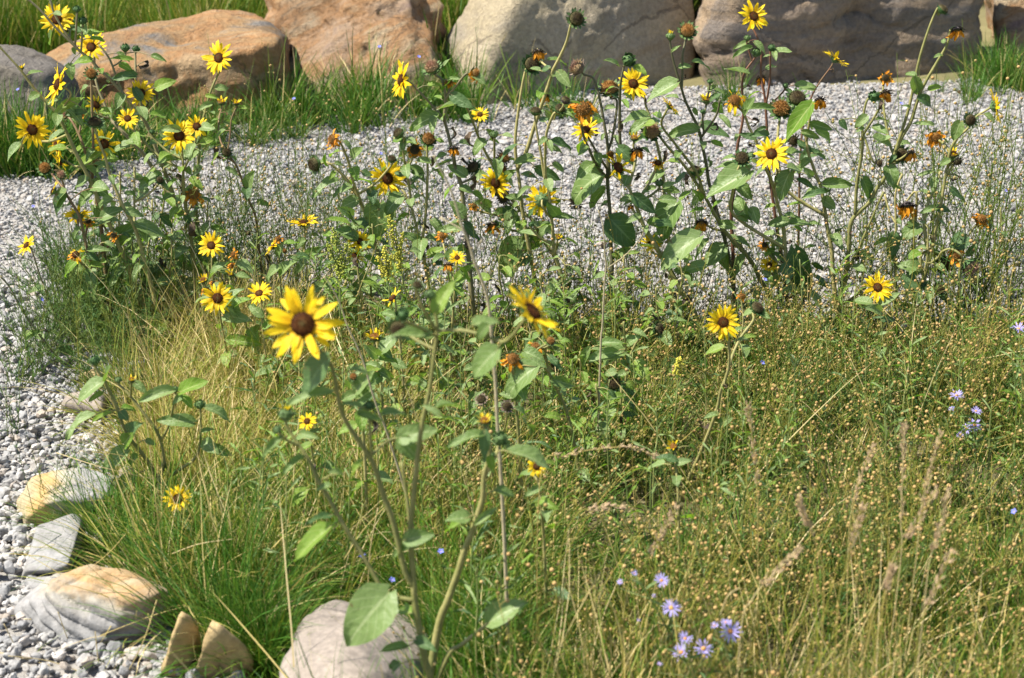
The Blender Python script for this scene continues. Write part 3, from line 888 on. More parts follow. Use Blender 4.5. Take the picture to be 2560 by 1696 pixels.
# ------------------------------------------------------------------ sunflower parts (shared shapes)
def grid_blade(name, mat, prof, n=7, m=4, curl=0.5, fold=0.3, wave=0.05, seed=0, twist=0.0, notch=0.0):
    """a leaf or petal along +x, unit length, upper side +z"""
    rs = random.Random(seed)
    mb = MB()
    vs_, uv = [], []
    x = z = 0.0
    spine = []
    for i in range(n + 1):
        spine.append((x, z))
        a = curl * ((i + .5) / n - 0.25) if curl < 2.0 else curl * ((i + .5) / n)
        x += math.cos(a) / n; z -= math.sin(a) / n
    ph = rs.uniform(0, 6)
    for i in range(n + 1):
        t = i / n
        sx, sz = spine[i]
        hw = prof(t)
        tw = twist * t
        for j in range(m + 1):
            s = 2 * j / m - 1
            y = s * hw * math.cos(fold)
            dz = abs(s) * hw * math.sin(fold) + wave * math.sin(t * 9 + ph + s * 2.2) * s * s * (0.3 + t) * (1 if j in (0, m) else .4)
            yy = y * math.cos(tw) - dz * math.sin(tw)
            zz = y * math.sin(tw) + dz * math.cos(tw)
            bx = -notch * s * s * (1 - t) ** 3          # heart shaped base
            vs_.append(Vector((sx + bx, yy, sz + zz)))
            uv.append((t, (s + 1) / 2))
    fs_ = []
    for i in range(n):
        for j in range(m):
            a = i * (m + 1) + j
            fs_.append((a, a + m + 1, a + m + 2, a + 1))
    mb.add(vs_, fs_, 0, .5, uv)
    return mb.mesh(name, [mat])

def leafprof(w, k=0.42, e=0.85):
    mx = (k / (k + e)) ** k * (e / (k + e)) ** e
    return lambda t: max(0.0, w * (t ** k) * ((1 - t) ** e) / mx) if t > 0 else w * 0.16

def leaf_set(mat, wd=0.34, seed0=0, lance=False):
    out = []
    for i in range(7):
        rs = random.Random(seed0 + i)
        pr = leafprof(wd * rs.uniform(.9, 1.1), .42, .9) if not lance else leafprof(wd, .8, 1.0)
        out.append(grid_blade("leaf", mat, pr, 7, 4, rs.uniform(.1, 1.3), rs.uniform(.1, .55), rs.uniform(.02, .08), seed0 + i, rs.uniform(-.4, .4), 0.10 if not lance else 0))
    return out
LEAVES = {'g': leaf_set(LEAF_G, .34, 10), 'd': leaf_set(LEAF_D, .34, 30), 'y': leaf_set(LEAF_Y, .32, 50)}
LEAVES['x'] = [grid_blade("withered_leaf", LEAF_X, leafprof(.26), 8, 4, 2.6 + .6 * i, .9, .16, 70 + i, 1.4 - .5 * i) for i in range(4)]
LANCE = {'g': leaf_set(LEAF_G, .12, 80, True), 'y': leaf_set(LEAF_Y, .12, 90, True), 'd': leaf_set(LEAF_D, .12, 100, True)}

def petprof(w):
    def f(t):
        if t > .999: return w * .05
        a = min(1.0, (t / .28 + .22)) ** .7
        b_ = 1 - max(0.0, (t - .52) / .48) ** 2.4
        return w * a * b_
    return f
PETALS = [grid_blade("petal", PET_Y, petprof(.118 + .012 * (i % 3)), 7, 3, [-.25, .15, .5, .0, .8, -.5, 1.2][i], .22 if i % 2 else -.15, .025, 120 + i, [-.1, .15, 0, -.25, .1, .3, -.3][i]) for i in range(7)]
WILT = [grid_blade("petal", PET_O, petprof(.11 + .015 * (i % 3)), 8, 2, [1.2, 2.2, 3.2, 2.6, -1.6][i], .5, .05, 140 + i, [.6, -1.2, 1.5, -.5, 1.0][i]) for i in range(5)]
YWILT = [grid_blade("petal", PET_Y, petprof(.11), 7, 2, [1.0, 1.9, -1.4][i], .4, .04, 160 + i, [.5, -.9, 1.2][i]) for i in range(3)]

def disc_mesh(name, mat, dome, nfl, spike, seed):
    """flower disc: domed core covered with florets on a spiral; tint = radius"""
    rs = random.Random(seed)
    mb = MB()
    vs_, ts = [], []
    for i in range(6):
        a = i / 5 * math.pi / 2
        for k in range(14):
            b = 2 * math.pi * k / 14
            vs_.append(Vector((math.sin(a) * math.cos(b), math.sin(a) * math.sin(b), math.cos(a) * dome)))
            ts.append(math.sin(a))
    fs_ = [(i * 14 + k, (i + 1) * 14 + k, (i + 1) * 14 + (k + 1) % 14, i * 14 + (k + 1) % 14) for i in range(5) for k in range(14)]
    b0 = len(vs_)
    for k in range(14):
        b = 2 * math.pi * k / 14
        vs_.append(Vector((.9 * math.cos(b), .9 * math.sin(b), -.25))); ts.append(1.0)
    fs_ += [(5 * 14 + k, b0 + k, b0 + (k + 1) % 14, 5 * 14 + (k + 1) % 14) for k in range(14)]
    mb.add(vs_, fs_, 0, ts)
    for i in range(nfl):
        r = math.sqrt((i + .5) / nfl); b = i * 2.39996
        z = dome * math.sqrt(max(0, 1 - r * r * .96))
        c = Vector((r * math.cos(b), r * math.sin(b), z))
        nrm = Vector((c.x, c.y, c.z / max(dome, .2) ** 2)).normalized()
        tip = c + (nrm + Vector((rs.gauss(0, .25), rs.gauss(0, .25), rs.gauss(0, .25)))) * spike * rs.uniform(.5, 1.5)
        X = nrm.orthogonal().normalized() * .075
        Y = nrm.cross(X)
        mb.add([c + X, c - X * .5 + Y * .87, c - X * .5 - Y * .87, tip], [(0, 1, 3), (1, 2, 3), (2, 0, 3)], 0, [r, r, r, max(0, r - .12)])
    return mb.mesh(name, [mat], False)
DISCS = {
    'F': [disc_mesh("flower_head", DISC_F, .38, 110, .10, 1), disc_mesh("flower_head", DISC_F, .5, 110, .13, 2)],
    'b': [disc_mesh("flower_head", DISC_B, .75, 130, .22, 3), disc_mesh("flower_head", DISC_B, .9, 130, .26, 4)],
    'd': [disc_mesh("flower_head", DISC_D, .65, 120, .14, 5), disc_mesh("flower_head", DISC_D, .8, 120, .16, 6)],
    't': [disc_mesh("flower_head", DISC_T, .8, 120, .42, 7), disc_mesh("flower_head", DISC_T, 1.0, 130, .5, 8)],
}

def bract_mesh(mat, spread, seed, tipz, length, n=13):
    """green cup under the disc with two rows of pointed bracts"""
    rs = random.Random(seed)
    mb = MB()
    prof = [(.16, -.85), (.55, -.62), (.92, -.25), (1.0, .0)]
    mb.add([Vector((r * math.cos(2 * math.pi * k / 12), r * math.sin(2 * math.pi * k / 12), z)) for r, z in prof for k in range(12)],
           [(i * 12 + k, i * 12 + (k + 1) % 12, (i + 1) * 12 + (k + 1) % 12, (i + 1) * 12 + k) for i in range(3) for k in range(12)], 0, .5)
    for row in range(2):
        for i in range(n):
            b = 2 * math.pi * (i + .5 * row) / n + rs.gauss(0, .08)
            r0, z0 = (.72, -.5) if row == 0 else (.95, -.18)
            r1 = r0 + length * spread * rs.uniform(.8, 1.2); z1 = z0 + tipz * rs.uniform(.6, 1.3)
            w = .17
            e = Vector((math.cos(b), math.sin(b), 0)); s = Vector((-math.sin(b), math.cos(b), 0))
            p0 = e * (r0 * .95) + Vector((0, 0, z0)); p1 = e * (r0 + (r1 - r0) * .5 + .06) + Vector((0, 0, z0 + (z1 - z0) * .45))
            p2 = e * r1 + Vector((0, 0, z1)) + s * rs.gauss(0, .08)
            mb.add([p0 - s * w * .8, p0 + s * w * .8, p1 + s * w, p1 - s * w, p2], [(0, 1, 2, 3), (3, 2, 4)], 0, .5)
    return mb.mesh("bracts", [mat], False)
BRACTS = {'g': [bract_mesh(BRACT_G, 1.0, i, .35, .55) for i in range(3)], 'd': [bract_mesh(BRACT_D, .9, 10 + i, .3, .7) for i in range(3)]}

def bud_mesh(seed):
    rs = random.Random(seed)
    mb = MB()
    v, f = ICO[2]
    mb.add([Vector((x[0] * .8, x[1] * .8, x[2] * .75)) for x in v], f, 0, .5)
    for row, (n, hh, rr_) in enumerate([(9, .95, .55), (11, .6, 1.0), (11, .15, 1.12)]):
        for i in range(n):
            b = 2 * math.pi * (i + .5 * row) / n + rs.gauss(0, .1)
            e = Vector((math.cos(b), math.sin(b), 0)); s = Vector((-math.sin(b), math.cos(b), 0))
            z0 = -.75
            pts_ = [(.35, z0), (.92, -.1), (rr_, hh * .75), (rr_ * rs.uniform(.7, 1.2), hh * 1.15)]
            ws = [.12, .22, .16, .0]
            vv = []
            for (r, z), w in zip(pts_, ws):
                vv += [e * r + s * w + Vector((0, 0, z)), e * r - s * w + Vector((0, 0, z))]
            mb.add(vv, [(0, 2, 3, 1), (2, 4, 5, 3), (4, 6, 7, 5)], 0, .5)
    return mb.mesh("bud", [BRACT_G], False)
BUDS = [bud_mesh(i) for i in range(4)]

def frame(z, spin):
    z = z.normalized()
    x = z.orthogonal().normalized()
    y = z.cross(x)
    M = Matrix((x, y, z)).transposed()
    return (M.to_4x4()) @ Matrix.Rotation(spin, 4, 'Z')

def add_head(plant, root, H, face, r, kind, rs):
    """flower head as a part of the plant; r in metres"""
    M0 = Matrix.Translation(H - root) @ frame(face, rs.uniform(0, 6.28))
    k = kind[0]
    if k in 'FWHY': r *= 1.09
    def sub(name, me, m):
        return link(name, me, head, m)
    def petal_ring(meshes, n, tilt, tj, length, base, wj=0.0, wide=1.0, skip=0.0, grav=0.0):
        down = M0.to_3x3().inverted() @ Vector((0, 0, -1))
        off = rs.uniform(0, 6.28)
        for i in range(n):
            if rs.random() < skip: continue
            a = off + 2 * math.pi * i / n + rs.gauss(0, .10)
            t = tilt + rs.gauss(0, tj)
            L = length * rs.uniform(.82, 1.08)
            m = Matrix.Rotation(a, 4, 'Z') @ Matrix.Translation((base, 0, 0)) @ Matrix.Rotation(-t, 4, 'Y') @ Matrix.Rotation(rs.gauss(0, .14 + wj), 4, 'X') @ Matrix.Diagonal((L, L * wide, L, 1))
            if grav:                        # limp petals hang down
                e = Vector((math.cos(a), math.sin(a), 0))
                X = (e * .75 + down * grav * rs.uniform(.6, 1.2) + Vector((0, 0, .25)) + Vector((rs.gauss(0, .2), rs.gauss(0, .2), rs.gauss(0, .2)))).normalized()
                Z = (Vector((0, 0, 1)) + e * .4); Z = (Z - X * Z.dot(X))
                Z = Z.normalized() if Z.length > .05 else X.orthogonal().normalized()
                Y = Z.cross(X)
                m = Matrix((X * L, Y * L * wide, Z * L)).transposed().to_4x4()
                m.translation = e * base
            sub("petal", rs.choice(meshes), m)
    if k == 'B':
        bud = link("bud", rs.choice(BUDS), plant, M0 @ Matrix.Scale(r * .85, 4))
        if 'y' in kind:
            head = bud
            petal_ring(PETALS, 5, 1.35, .15, 1.5, .25)
        return bud
    if k == 'F':
        rd = r * (.325 if 's' not in kind else .38)
        head = link("flower_head", rs.choice(DISCS['F']), plant, M0 @ Matrix.Scale(rd, 4))
        q = 1 / rd
        n = rs.randint(17, 21)
        sk = 0.0
        if 'f' in kind: n, sk = 11, .25
        petal_ring(PETALS, n, .14, .12, .86 * r * q, .75, 0, 1.0, sk)
        if n > 12: petal_ring(PETALS, 6, .40, .2, .70 * r * q, .7)
        sub("bracts", rs.choice(BRACTS['g']), Matrix.Scale(1.08, 4))
    elif k == 'Y':
        rd = r * .42
        head = link("flower_head", rs.choice(DISCS['b']), plant, M0 @ Matrix.Scale(rd, 4))
        q = 1 / rd
        petal_ring(PETALS, 9, .95, .18, .85 * r * q, .7, 0, 1.15, .1)
        sub("bracts", rs.choice(BRACTS['g']), Matrix.Scale(1.15, 4))
    elif k in 'WH':
        rd = r * .43
        head = link("flower_head", rs.choice(DISCS['d' if 'd' in kind or k == 'H' else 'F'] if 'b' not in kind else DISCS['b']), plant, M0 @ Matrix.Scale(rd, 4))
        q = 1 / rd
        if k == 'W':
            petal_ring(WILT + (YWILT if 'y' in kind else []), 19, .1, .5, .92 * r * q, .85, .5, 1.45, 0, .8)
            sub("bracts", rs.choice(BRACTS['g']), Matrix.Scale(1.1, 4))
        else:
            petal_ring(WILT[:2], 16, 1.0, .3, 1.25 * r * q, .75, .4, 1.35, 0, 1.5)
            sub("bracts", rs.choice(BRACTS['d']), Matrix.Scale(1.45, 4))
    else:   # seed heads: Sb, Sd, St, Sg
        rd = r * .78
        c = kind[1] if len(kind) > 1 else 'b'
        head = link("flower_head", rs.choice(DISCS[c if c in DISCS else 'd']), plant, M0 @ Matrix.Scale(rd, 4))
        q = 1 / rd
        sub("bracts", rs.choice(BRACTS['d' if 'x' in kind else 'g']), Matrix.Scale(1.12, 4))
        if 'o' in kind: petal_ring(WILT, 5, -.3, .4, .6 * r * q, .9, .4)
    return head

def catmull(P, per=4):
    out = []
    n = len(P)
    for i in range(n - 1):
        p0, p1, p2, p3 = P[max(i - 1, 0)], P[i], P[i + 1], P[min(i + 2, n - 1)]
        for k in range(per):
            t = k / per
            out.append(0.5 * ((2 * p1) + (p2 - p0) * t + (2 * p0 - 5 * p1 + 4 * p2 - p3) * t * t + (3 * p1 - p0 - 3 * p2 + p3) * t ** 3))
    out.append(P[-1].copy())
    return out

def xy(s): 
    a, b = s.split(',')
    return float(a), float(b)

def put_leaf(plant, root, sets, base, tip, w, kind, rs, up=None, name="leaf"):
    """leaf blade from base to tip; w = width / length"""
    d = tip - base
    Ln = d.length
    X = d.normalized()
    if up is None:
        up = Vector((rs.gauss(-.15, .3), rs.gauss(-.45, .3), rs.uniform(.5, 1.0)))
    Z = (up - X * up.dot(X))
    Z = Z.normalized() if Z.length > .05 else X.orthogonal().normalized()
    Y = Z.cross(X)
    me = rs.choice(sets[kind])
    M = Matrix((X * Ln * 1.08, Y * Ln * w / .62, Z * Ln)).transposed().to_4x4()
    M.translation = base - root
    return link("withered_leaf" if kind == 'x' else name, me, plant, M)

FLOWERING = []
def near_name(p, k):
    s = min(FLOWERING, key=lambda q: (q[0].x - p.x) ** 2 + (q[0].y - p.y) ** 2)[1]
    for w in (" and ", ", ", " below ", " beside ", " over ", " before ", " above ", " among ", " under ", " in front", " between ", " low ", " at ", " next ", " behind ", " left ", " high ", " halfway ", " from ", " standing ", " on ", " past ", " leaning "):
        i = s.find(w, 12)
        if i > 0: s = s[:i]
    return " ".join(s.split()[:k])
def sunflower(label, d, stems, heads="", leaves="", auto=1.0, mat='g', rmul=1.0, seed=None, group="wild sunflower plants", lmul=1.0, top_bare=0.16, name="sunflower_plant", dj=0.10):
    rs = random.Random(seed if seed is not None else sum(label.encode()))
    smat = {'g': STEM_G, 'r': STEM_R, 'k': STEM_K, 't': STEM_T}[mat]
    S2 = [[xy(q) for q in s.split()] for s in stems]
    H = []
    for h in heads.split('\n'):
        h = h.split()
        if not h: continue
        u, v = xy(h[1])
        f = [float(q) for q in h[3].split(',')] if len(h) > 3 else [rs.gauss(0, .25), rs.gauss(.15, .2), 1]
        H.append(dict(k=h[0], u=u, v=v, r=float(h[2]), f=camdir(*f), used=False))
    # 3D stems: list of (px list, point list)
    chains = []
    for i, s in enumerate(S2):
        n = len(s)
        dtop = d + rs.uniform(-dj, dj) * (.6 if i == 0 else 1.0)
        dbot = d
        join = None
        if i > 0:
            best = 1e9
            for c in chains:
                for (pu, pv), p in zip(c[0], c[1]):
                    q = math.hypot(pu - s[-1][0], pv - s[-1][1])
                    if q < best: best, join = q, p
            if best > 45: join = None
            else: dbot = join.y
        P = []
        for k, (u, v) in enumerate(s):
            t = k / max(1, n - 1)
            P.append(at(u, v, dtop + (dbot - dtop) * t))
        if join is not None: P[-1] = join.copy()
        px = list(s)
        if join is None:
            # carry the stalk down into the soil
            sl = (P[-1].x - P[-2].x) / min(-.01, P[-1].z - P[-2].z)
            sl = max(-.5, min(.5, sl))
            z = P[-1].z
            if z > 0.02:
                P.append(Vector((P[-1].x - sl * z * .35, P[-1].y, z * .5)))
                P.append(Vector((P[-1].x - sl * z * .15, P[-1].y, -.02)))
                px += [px[-1], px[-1]]
            else:
                P[-1].z = min(P[-1].z, -.01)
        # a head on the top?
        for h in H:
            if not h['used'] and math.hypot(h['u'] - s[0][0], h['v'] - s[0][1]) < max(48, h['r'] * 1.1):
                h['used'] = True
                h['y'] = P[0].y
                hp = at(h['u'], h['v'], h['y'])
                h['p'] = hp
                rr_ = h['r'] * mpp(hp)
                back = {'F': .24, 'Y': .3, 'W': .40, 'H': .36, 'S': .62, 'B': .62}[h['k'][0]]
                e = hp - h['f'] * rr_ * back
                P = [e, e - h['f'] * rr_ * .35 + Vector((0, 0, -rr_ * .15))] + ([q for q in P if (q - e).length > rr_ * .7] or P[-1:])
                px = [(h['u'], h['v'])] * 2 + px[-(len(P) - 2):]
                break
        C = catmull(P, 4)
        cp = []
        for k in range(len(P) - 1):
            for q in range(4):
                a, b = px[k], px[k + 1]
                cp.append((a[0] + (b[0] - a[0]) * q / 4, a[1] + (b[1] - a[1]) * q / 4))
        cp.append(px[-1])
        chains.append([cp, C, join is None])
    # heads without a traced stem get a side branch
    for h in H:
        if h['used']: continue
        best, bj = 1e9, None
        for c in chains:
            for (pu, pv), p in zip(c[0], c[1]):
                dv = pv - h['v']
                if dv < 8: continue
                cost = abs(pu - h['u']) + abs(dv - max(45, abs(pu - h['u']) * .9)) * .6
                if cost < best: best, bj = cost, p
        if bj is None: bj = chains[0][1][0]
        hy = bj.y + rs.uniform(-.05, .05)
        hp = at(h['u'], h['v'], hy)
        h['p'] = hp
        rr_ = h['r'] * mpp(hp)
        back = {'F': .24, 'Y': .3, 'W': .40, 'H': .36, 'S': .62, 'B': .62}[h['k'][0]]
        e = hp - h['f'] * rr_ * back
        e2 = e - h['f'] * rr_ * .5 + Vector((0, 0, -rr_ * .3))
        md = e2.lerp(bj, .5) + Vector((0, 0, -.12 * abs(e2.x - bj.x)))
        P = [e, e2, md, bj]
        C = catmull(P, 4)
        chains.append([[(h['u'], h['v'] + 999)] * len(C), C, False])
    root = chains[0][1][-1].copy()
    root.z = 0.0
    plant = link(name, None)
    plant.location = root
    plant.empty_display_size = .05
    tag(plant, label, "sunflower" if name == "sunflower_plant" else name.replace('_', ' '), group)
    mb = MB()
    for i, (cp, C, grounded) in enumerate(chains):
        n = len(C)
        ln = sum((C[k + 1] - C[k]).length for k in range(n - 1))
        rt = .0023 * rmul
        rb = min(.0068, rt + ln * .0072) * rmul
        mb.tube([p - root for p in C], [rt * 1.35 if k < 2 else rt + (rb - rt) * (k / (n - 1)) for k in range(n)], 6, 0, .5)
    # leaves on traced places
    allp = [(p, i, k) for i, c in enumerate(chains) for k, p in enumerate(c[1])]
    def nearest(b):
        return min(allp, key=lambda q: (q[0] - b).length_squared)[0]
    def petiole(b, X, st=None):
        st = st or nearest(b)
        mb.tube([st - root, st.lerp(b, .5) - root + Vector((0, 0, .1 * (st - b).length)), b - root, b + X * .006 - root], [.0013, .0011, .0010, .0005], 4, 0, .5, False)
    for lf in leaves.split(';'):
        lf = lf.split()
        if not lf: continue
        a, b = lf[0].split('>')
        (u0, v0), (u1, v1) = xy(a), xy(b)
        w = float(lf[1]); kd = lf[2] if len(lf) > 2 else 'g'
        # depth of the stem nearest in the picture
        by = d; bq = 1e9
        for c in chains:
            for (pu, pv), p in zip(c[0], c[1]):
                q = math.hypot(pu - u0, pv - v0)
                if q < bq: bq, by = q, p.y
        b0 = at(u0, v0, by - .01)
        b1 = at(u1, v1, by - .01 + rs.uniform(-.03, .02))
        put_leaf(plant, root, LEAVES, b0, b1, w * 1.12, kd, rs, Vector((rs.gauss(-.3, .2), rs.gauss(-.75, .2), rs.uniform(.5, .95))))
        petiole(b0, (b1 - b0).normalized())
    # the other leaves
    for i, (cp, C, grounded) in enumerate(chains):
        n = len(C)
        ln = sum((C[k + 1] - C[k]).length for k in range(n - 1))
        cnt = int(ln / .045 * auto + rs.random())
        for q in range(cnt):
            t = top_bare + (1 - top_bare) * (q + rs.random()) / max(cnt, 1)
            if t > .96 or ln < .05: continue
            k = min(n - 2, int(t * (n - 1)))
            st = C[k]
            if st.z < .04: continue
            a = (q * 2.4 + rs.uniform(-.6, .6)) 
            out = Vector((math.cos(a), math.sin(a), rs.uniform(-.1, .6))).normalized()
            pl = rs.uniform(.008, .030)
            b0 = st + out * pl
            L_ = lmul * rs.uniform(.022, .042) * (.65 + .9 * t)
            dr = Vector((out.x, out.y, out.z - rs.uniform(.1, 1.1))).normalized()
            kd = rs.choices('gdyx', [.56, .09, .26, .09])[0]
            put_leaf(plant, root, LEAVES, b0, b0 + dr * L_, rs.uniform(.45, .72), kd, rs, Vector((rs.gauss(-.1, .3), rs.gauss(-.4, .3), 1)))
            petiole(b0, dr, st)
    st = link("stem", mb.mesh("stem", [smat]), plant)
    if H: FLOWERING.append((root, label))
    elif label.startswith("young"): plant["label"] = "young leafy sunflower without bloom beside the " + near_name(root, 9)
    for h in H:
        add_head(plant, root, h['p'], h['f'], h['r'] * mpp(h['p']), h['k'], rs)
    return plant

# ------------------------------------------------------------------ the sunflower plants
# stems are traced from the head down to the foot, heads: kind position radius facing(right,up,viewer)
# big bloom at the front
sunflower("sunflower with the largest bloom, rising in front of the rounded boulder", 2.42,
    ["1085,770 1093,815 1087,874 1075,966 1063,1022 1055,1060 1043,1155 1034,1243 1026,1330 1030,1400 1034,1455 1037,1502 1046,1561 1063,1650 1075,1694",
     "800,880 827,912 839,957 848,1007 857,1037 874,1069 898,1104 922,1140 939,1175 960,1243 978,1289 995,1354 1013,1428 1032,1465",
     "715,1057 735,1096 753,1122 774,1155 797,1205 827,1255 862,1319 904,1384 936,1440 965,1485 1037,1502",
     "694,1075 712,1098 750,1118",
     "923,1040 925,1080 928,1125 930,1150",
     "990,1096 960,1110 928,1140",
     "1004,1155 1016,1243 1022,1300 1028,1350",
     "1300,808 1279,841 1256,855 1205,838 1152,826 1090,830",
     "1043,725 1062,780 1090,835", "1000,800 1040,815 1090,850", "995,830 1040,850 1086,880"],
    """F 757,811 88 .02,.10,1
    F 1328,780 76 .68,.60,.36
    Bn 1075,737 17 0,.7,.5
    Sg 1043,713 15 .2,.6,.6
    Bn 1007,787 20 -.3,.2,.8
    Sg 995,823 25 -.1,-.3,.9
    By 715,1037 24 0,.9,.3
    Bn 694,1075 14 -.4,.6,.5
    Bn 922,1016 15 .3,.8,.4""",
    """821,895>752,985 .5 d; 827,983>712,1004 .2; 904,1019>854,1007 .42; 895,1034>957,1051 .3; 998,1096>1093,1072 .5; 1000,1096>1046,1149 .65;
    750,1085>794,1093 .3; 703,1096>647,1149 .25; 759,1146>703,1184 .3; 904,1152>877,1193 .35 y; 827,1214>786,1226 .35; 854,1184>821,1175 .4;
    827,1289>768,1304 .28 d; 824,1319>735,1396 .42 y; 1013,1351>1081,1337 .5; 1028,1369>975,1393 .28; 972,1481>862,1612 .62; 1016,1617>951,1623 .32;
    1000,1660>970,1680 .5 d; 1244,874>1179,942 .62; 1100,1040>1058,1010 .3; 1075,840>985,838 .38; 1090,780>1130,700 .4 y; 1040,1600>1090,1625 .4 d; 1220,812>1190,850 .5 g""", .10, 'g', .86, dj=.05)
sunflower("sunflower topped by a half open yellow bud, right of the rounded boulder", 2.55,
    ["1217,1075 1223,1140 1211,1184 1208,1229 1205,1254 1182,1325 1161,1378 1143,1437 1117,1508 1105,1535 1092,1590",
     "1250,1110 1235,1150 1215,1190", "1302,1500 1223,1558 1152,1614 1120,1640"],
    """Yg 1211,1054 24 0,.75,.5
    Bn 1250,1099 22 .1,.5,.8
    Bn 1228,1140 13 0,.4,.8""",
    """1208,1087>1117,1110 .28; 1211,1078>1211,1149 .35 d; 1276,1131>1394,1170 .4; 1170,1295>1117,1301 .6; 1165,1300>1110,1330 .3 y; 1223,1558>1312,1502 .55; 1225,1140>1235,1180 .5 y; 1190,1310>1240,1270 .25 g""", .1, 'g', dj=.04)
sunflower("budding sunflower with four bare green buds over the dry grass", 3.38,
    ["240,915 263,957 290,1013 305,1057 325,1096 355,1134 381,1173 400,1215 410,1235",
     "302,960 319,983 355,1028 390,1075 405,1113 411,1155 408,1200",
     "500,1031 500,1113 485,1149 461,1167 430,1190 410,1228", "436,1000 423,1060 411,1105"],
    """Bn 237,903 17 -.1,.8,.4
    Bn 296,951 11 0,.8,.4
    Yg 328,951 15 .1,.9,.3
    Bn 438,974 11 0,.8,.4
    Bn 500,1013 16 0,.8,.5""",
    """257,954>191,1004 .5; 257,983>219,1004 .35; 234,1040>157,1087 .38; 275,1034>228,1054 .28 y; 452,980>515,954 .38 y; 432,977>343,998 .3; 515,1019>580,1048 .4; 485,1057>393,1048 .35; 512,1102>541,1134 .6; 530,1120>577,1137 .45;
    319,1125>251,1179 .42; 334,1193>281,1247 .48; 423,1164>420,1190 .6 d; 325,1085>345,1060 .6 d; 365,1100>390,1112 .55; 300,1030>320,1050 .7 d; 310,1110>330,1085 .6 y; 345,1140>320,1165 .5; 395,1205>440,1245 .4 d; 265,950>275,915 .35; 505,1080>535,1072 .4; 455,990>430,1010 .5""", .25, 'g', .95, dj=.06)
sunflower("short sunflower with one small yellow bloom low in the grass behind the layered slab", 3.22,
    ["446,1262 450,1290 462,1330 470,1360"], "Fs 445,1247 31 .05,.25,.95", "455,1300>480,1330 .5; 452,1310>400,1370 .3; 460,1320>470,1275 .3 y; 455,1315>430,1310 .4", .2, 'g', .8)

# left group by the grey boulder
sunflower("sunflower with a dark spiky seed head, rooted by the flat pale stone", 4.42,
    ["237,312 251,364 263,393 275,438 296,489 313,527 334,563 349,607 367,675 381,725 396,793 408,843 412,862",
     "337,418 336,490 336,542 338,570", "250,552 284,601 325,645 367,678"],
    """Sd 237,306 21 .1,.75,.6
    Bn 248,545 10 -.2,.6,.7
    Sd 400,450 11 .3,.3,.9""",
    """340,560>415,590 .4; 275,600>355,560 .28; 300,610>330,585 .5 y; 262,560>185,578 .3 y; 360,660>325,700 .4; 405,820>390,770 .35 d; 300,640>340,660 .4; 315,530>360,540 .5; 280,500>240,515 .5""", .9, 'g')
sunflower("red stemmed sunflower with a tan seed head and a bloom seen from behind", 4.40,
    ["155,450 166,486 186,518 201,548 210,589 222,637 237,684 251,710 278,770 296,805 311,838 322,858 329,880",
     "125,430 145,455 160,478"],
    """St 152,438 12 .2,.4,.8
    Sb 112,420 18 -.1,.3,.9
    F 195,540 31 -.1,.75,-.45
    Wd 220,554 14 .3,.2,.8
    Wy 189,637 20 -.1,.3,.9
    Wd 284,588 16 0,.2,.9
    Fsf 133,478 24 -.7,.4,.2""",
    """165,480>128,520 .55; 166,490>135,535 .5 d; 210,640>150,690 .35 y; 225,660>260,665 .4 y; 240,700>215,765 .6; 248,705>262,735 .5 y; 222,625>280,625 .3; 200,570>180,600 .4; 255,545>310,520 .5; 232,470>268,470 .7; 215,640>250,650 .5 d""", .55, 'r')
sunflower("slender sunflower with a round rust seed head between red stems", 4.50,
    ["228,200 232,325 234,414 231,444 240,480 243,503 248,533 257,607 265,690 275,770 282,800",
     "166,296 174,296 189,319 207,361 231,440"],
    """Sb 228,184 16 .1,.3,.9
    St 163,290 9 -.3,.3,.8
    Wd 201,288 11 -.1,.2,.9
    Fs 260,361 33 .55,-.05,.75""",
    """232,455>268,490 .75; 230,480>195,515 .6; 235,375>212,400 .5; 200,420>250,380 .4 y; 240,520>280,560 .5; 262,600>310,590 .4""", .6, 'r')
sunflower("sunflower with a long olive stem bowing far left past the grey boulder", 4.45,
    ["-8,110 30,151 53,177 74,207 98,237 118,257 142,284 160,319 177,355 195,393 222,444 255,520 300,620 340,720 372,800"],
    """Yg 53,171 13 -.2,.8,.4
    F 80,325 42 .55,.15,.8
    F 142,365 36 -.75,-.2,.5
    Fsf 150,405 24 -.6,-.5,.4
    F 145,212 45 -.78,.22,.5""",
    """95,235>70,250 .7; 118,262>150,245 .45; 215,280>160,285 .25 d; 140,290>200,235 .3 y; 50,360>20,400 .5; 160,330>120,350 .5; 220,450>180,470 .5""", .5, 'g')
sunflower("tall sunflower leaning left with two fresh blooms high in front of the meadow", 4.62,
    ["100,-12 124,0 136,35 166,86 195,124 225,148 248,174 281,204 319,248 346,275 370,319 387,364 420,450 440,505 479,560 500,600 512,660",
     "228,130 240,204 260,257 275,296 296,319 355,381 400,450 435,510", "60,-10 100,25 136,66 178,107 200,130",
     "247,112 275,150 300,220 320,250"],
    """F 142,49 38 .1,.15,.95
    F 228,118 36 -.1,.1,.95
    Yg 175,53 15 .1,.7,.6
    Bn 207,53 13 .2,.7,.6
    Bn 192,24 12 .1,.8,.4
    Bn 313,121 14 .1,.8,.4
    Bn 340,124 12 .2,.8,.4
    F 352,233 33 .1,.2,.9
    Fsf 240,263 26 .6,.3,.5""",
    """205,88>255,75 .35 y; 210,60>213,85 .5; 130,80>125,112 .5; 175,160>178,200 .6; 340,190>280,195 .4 d; 380,140>415,152 .4; 230,150>180,158 .4 y; 330,150>272,146 .25 y; 390,220>435,200 .5 y; 300,160>330,175 .5 y; 260,330>245,290 .4 d; 355,250>330,215 .5 d; 410,290>375,285 .6 y""", .65, 'k')
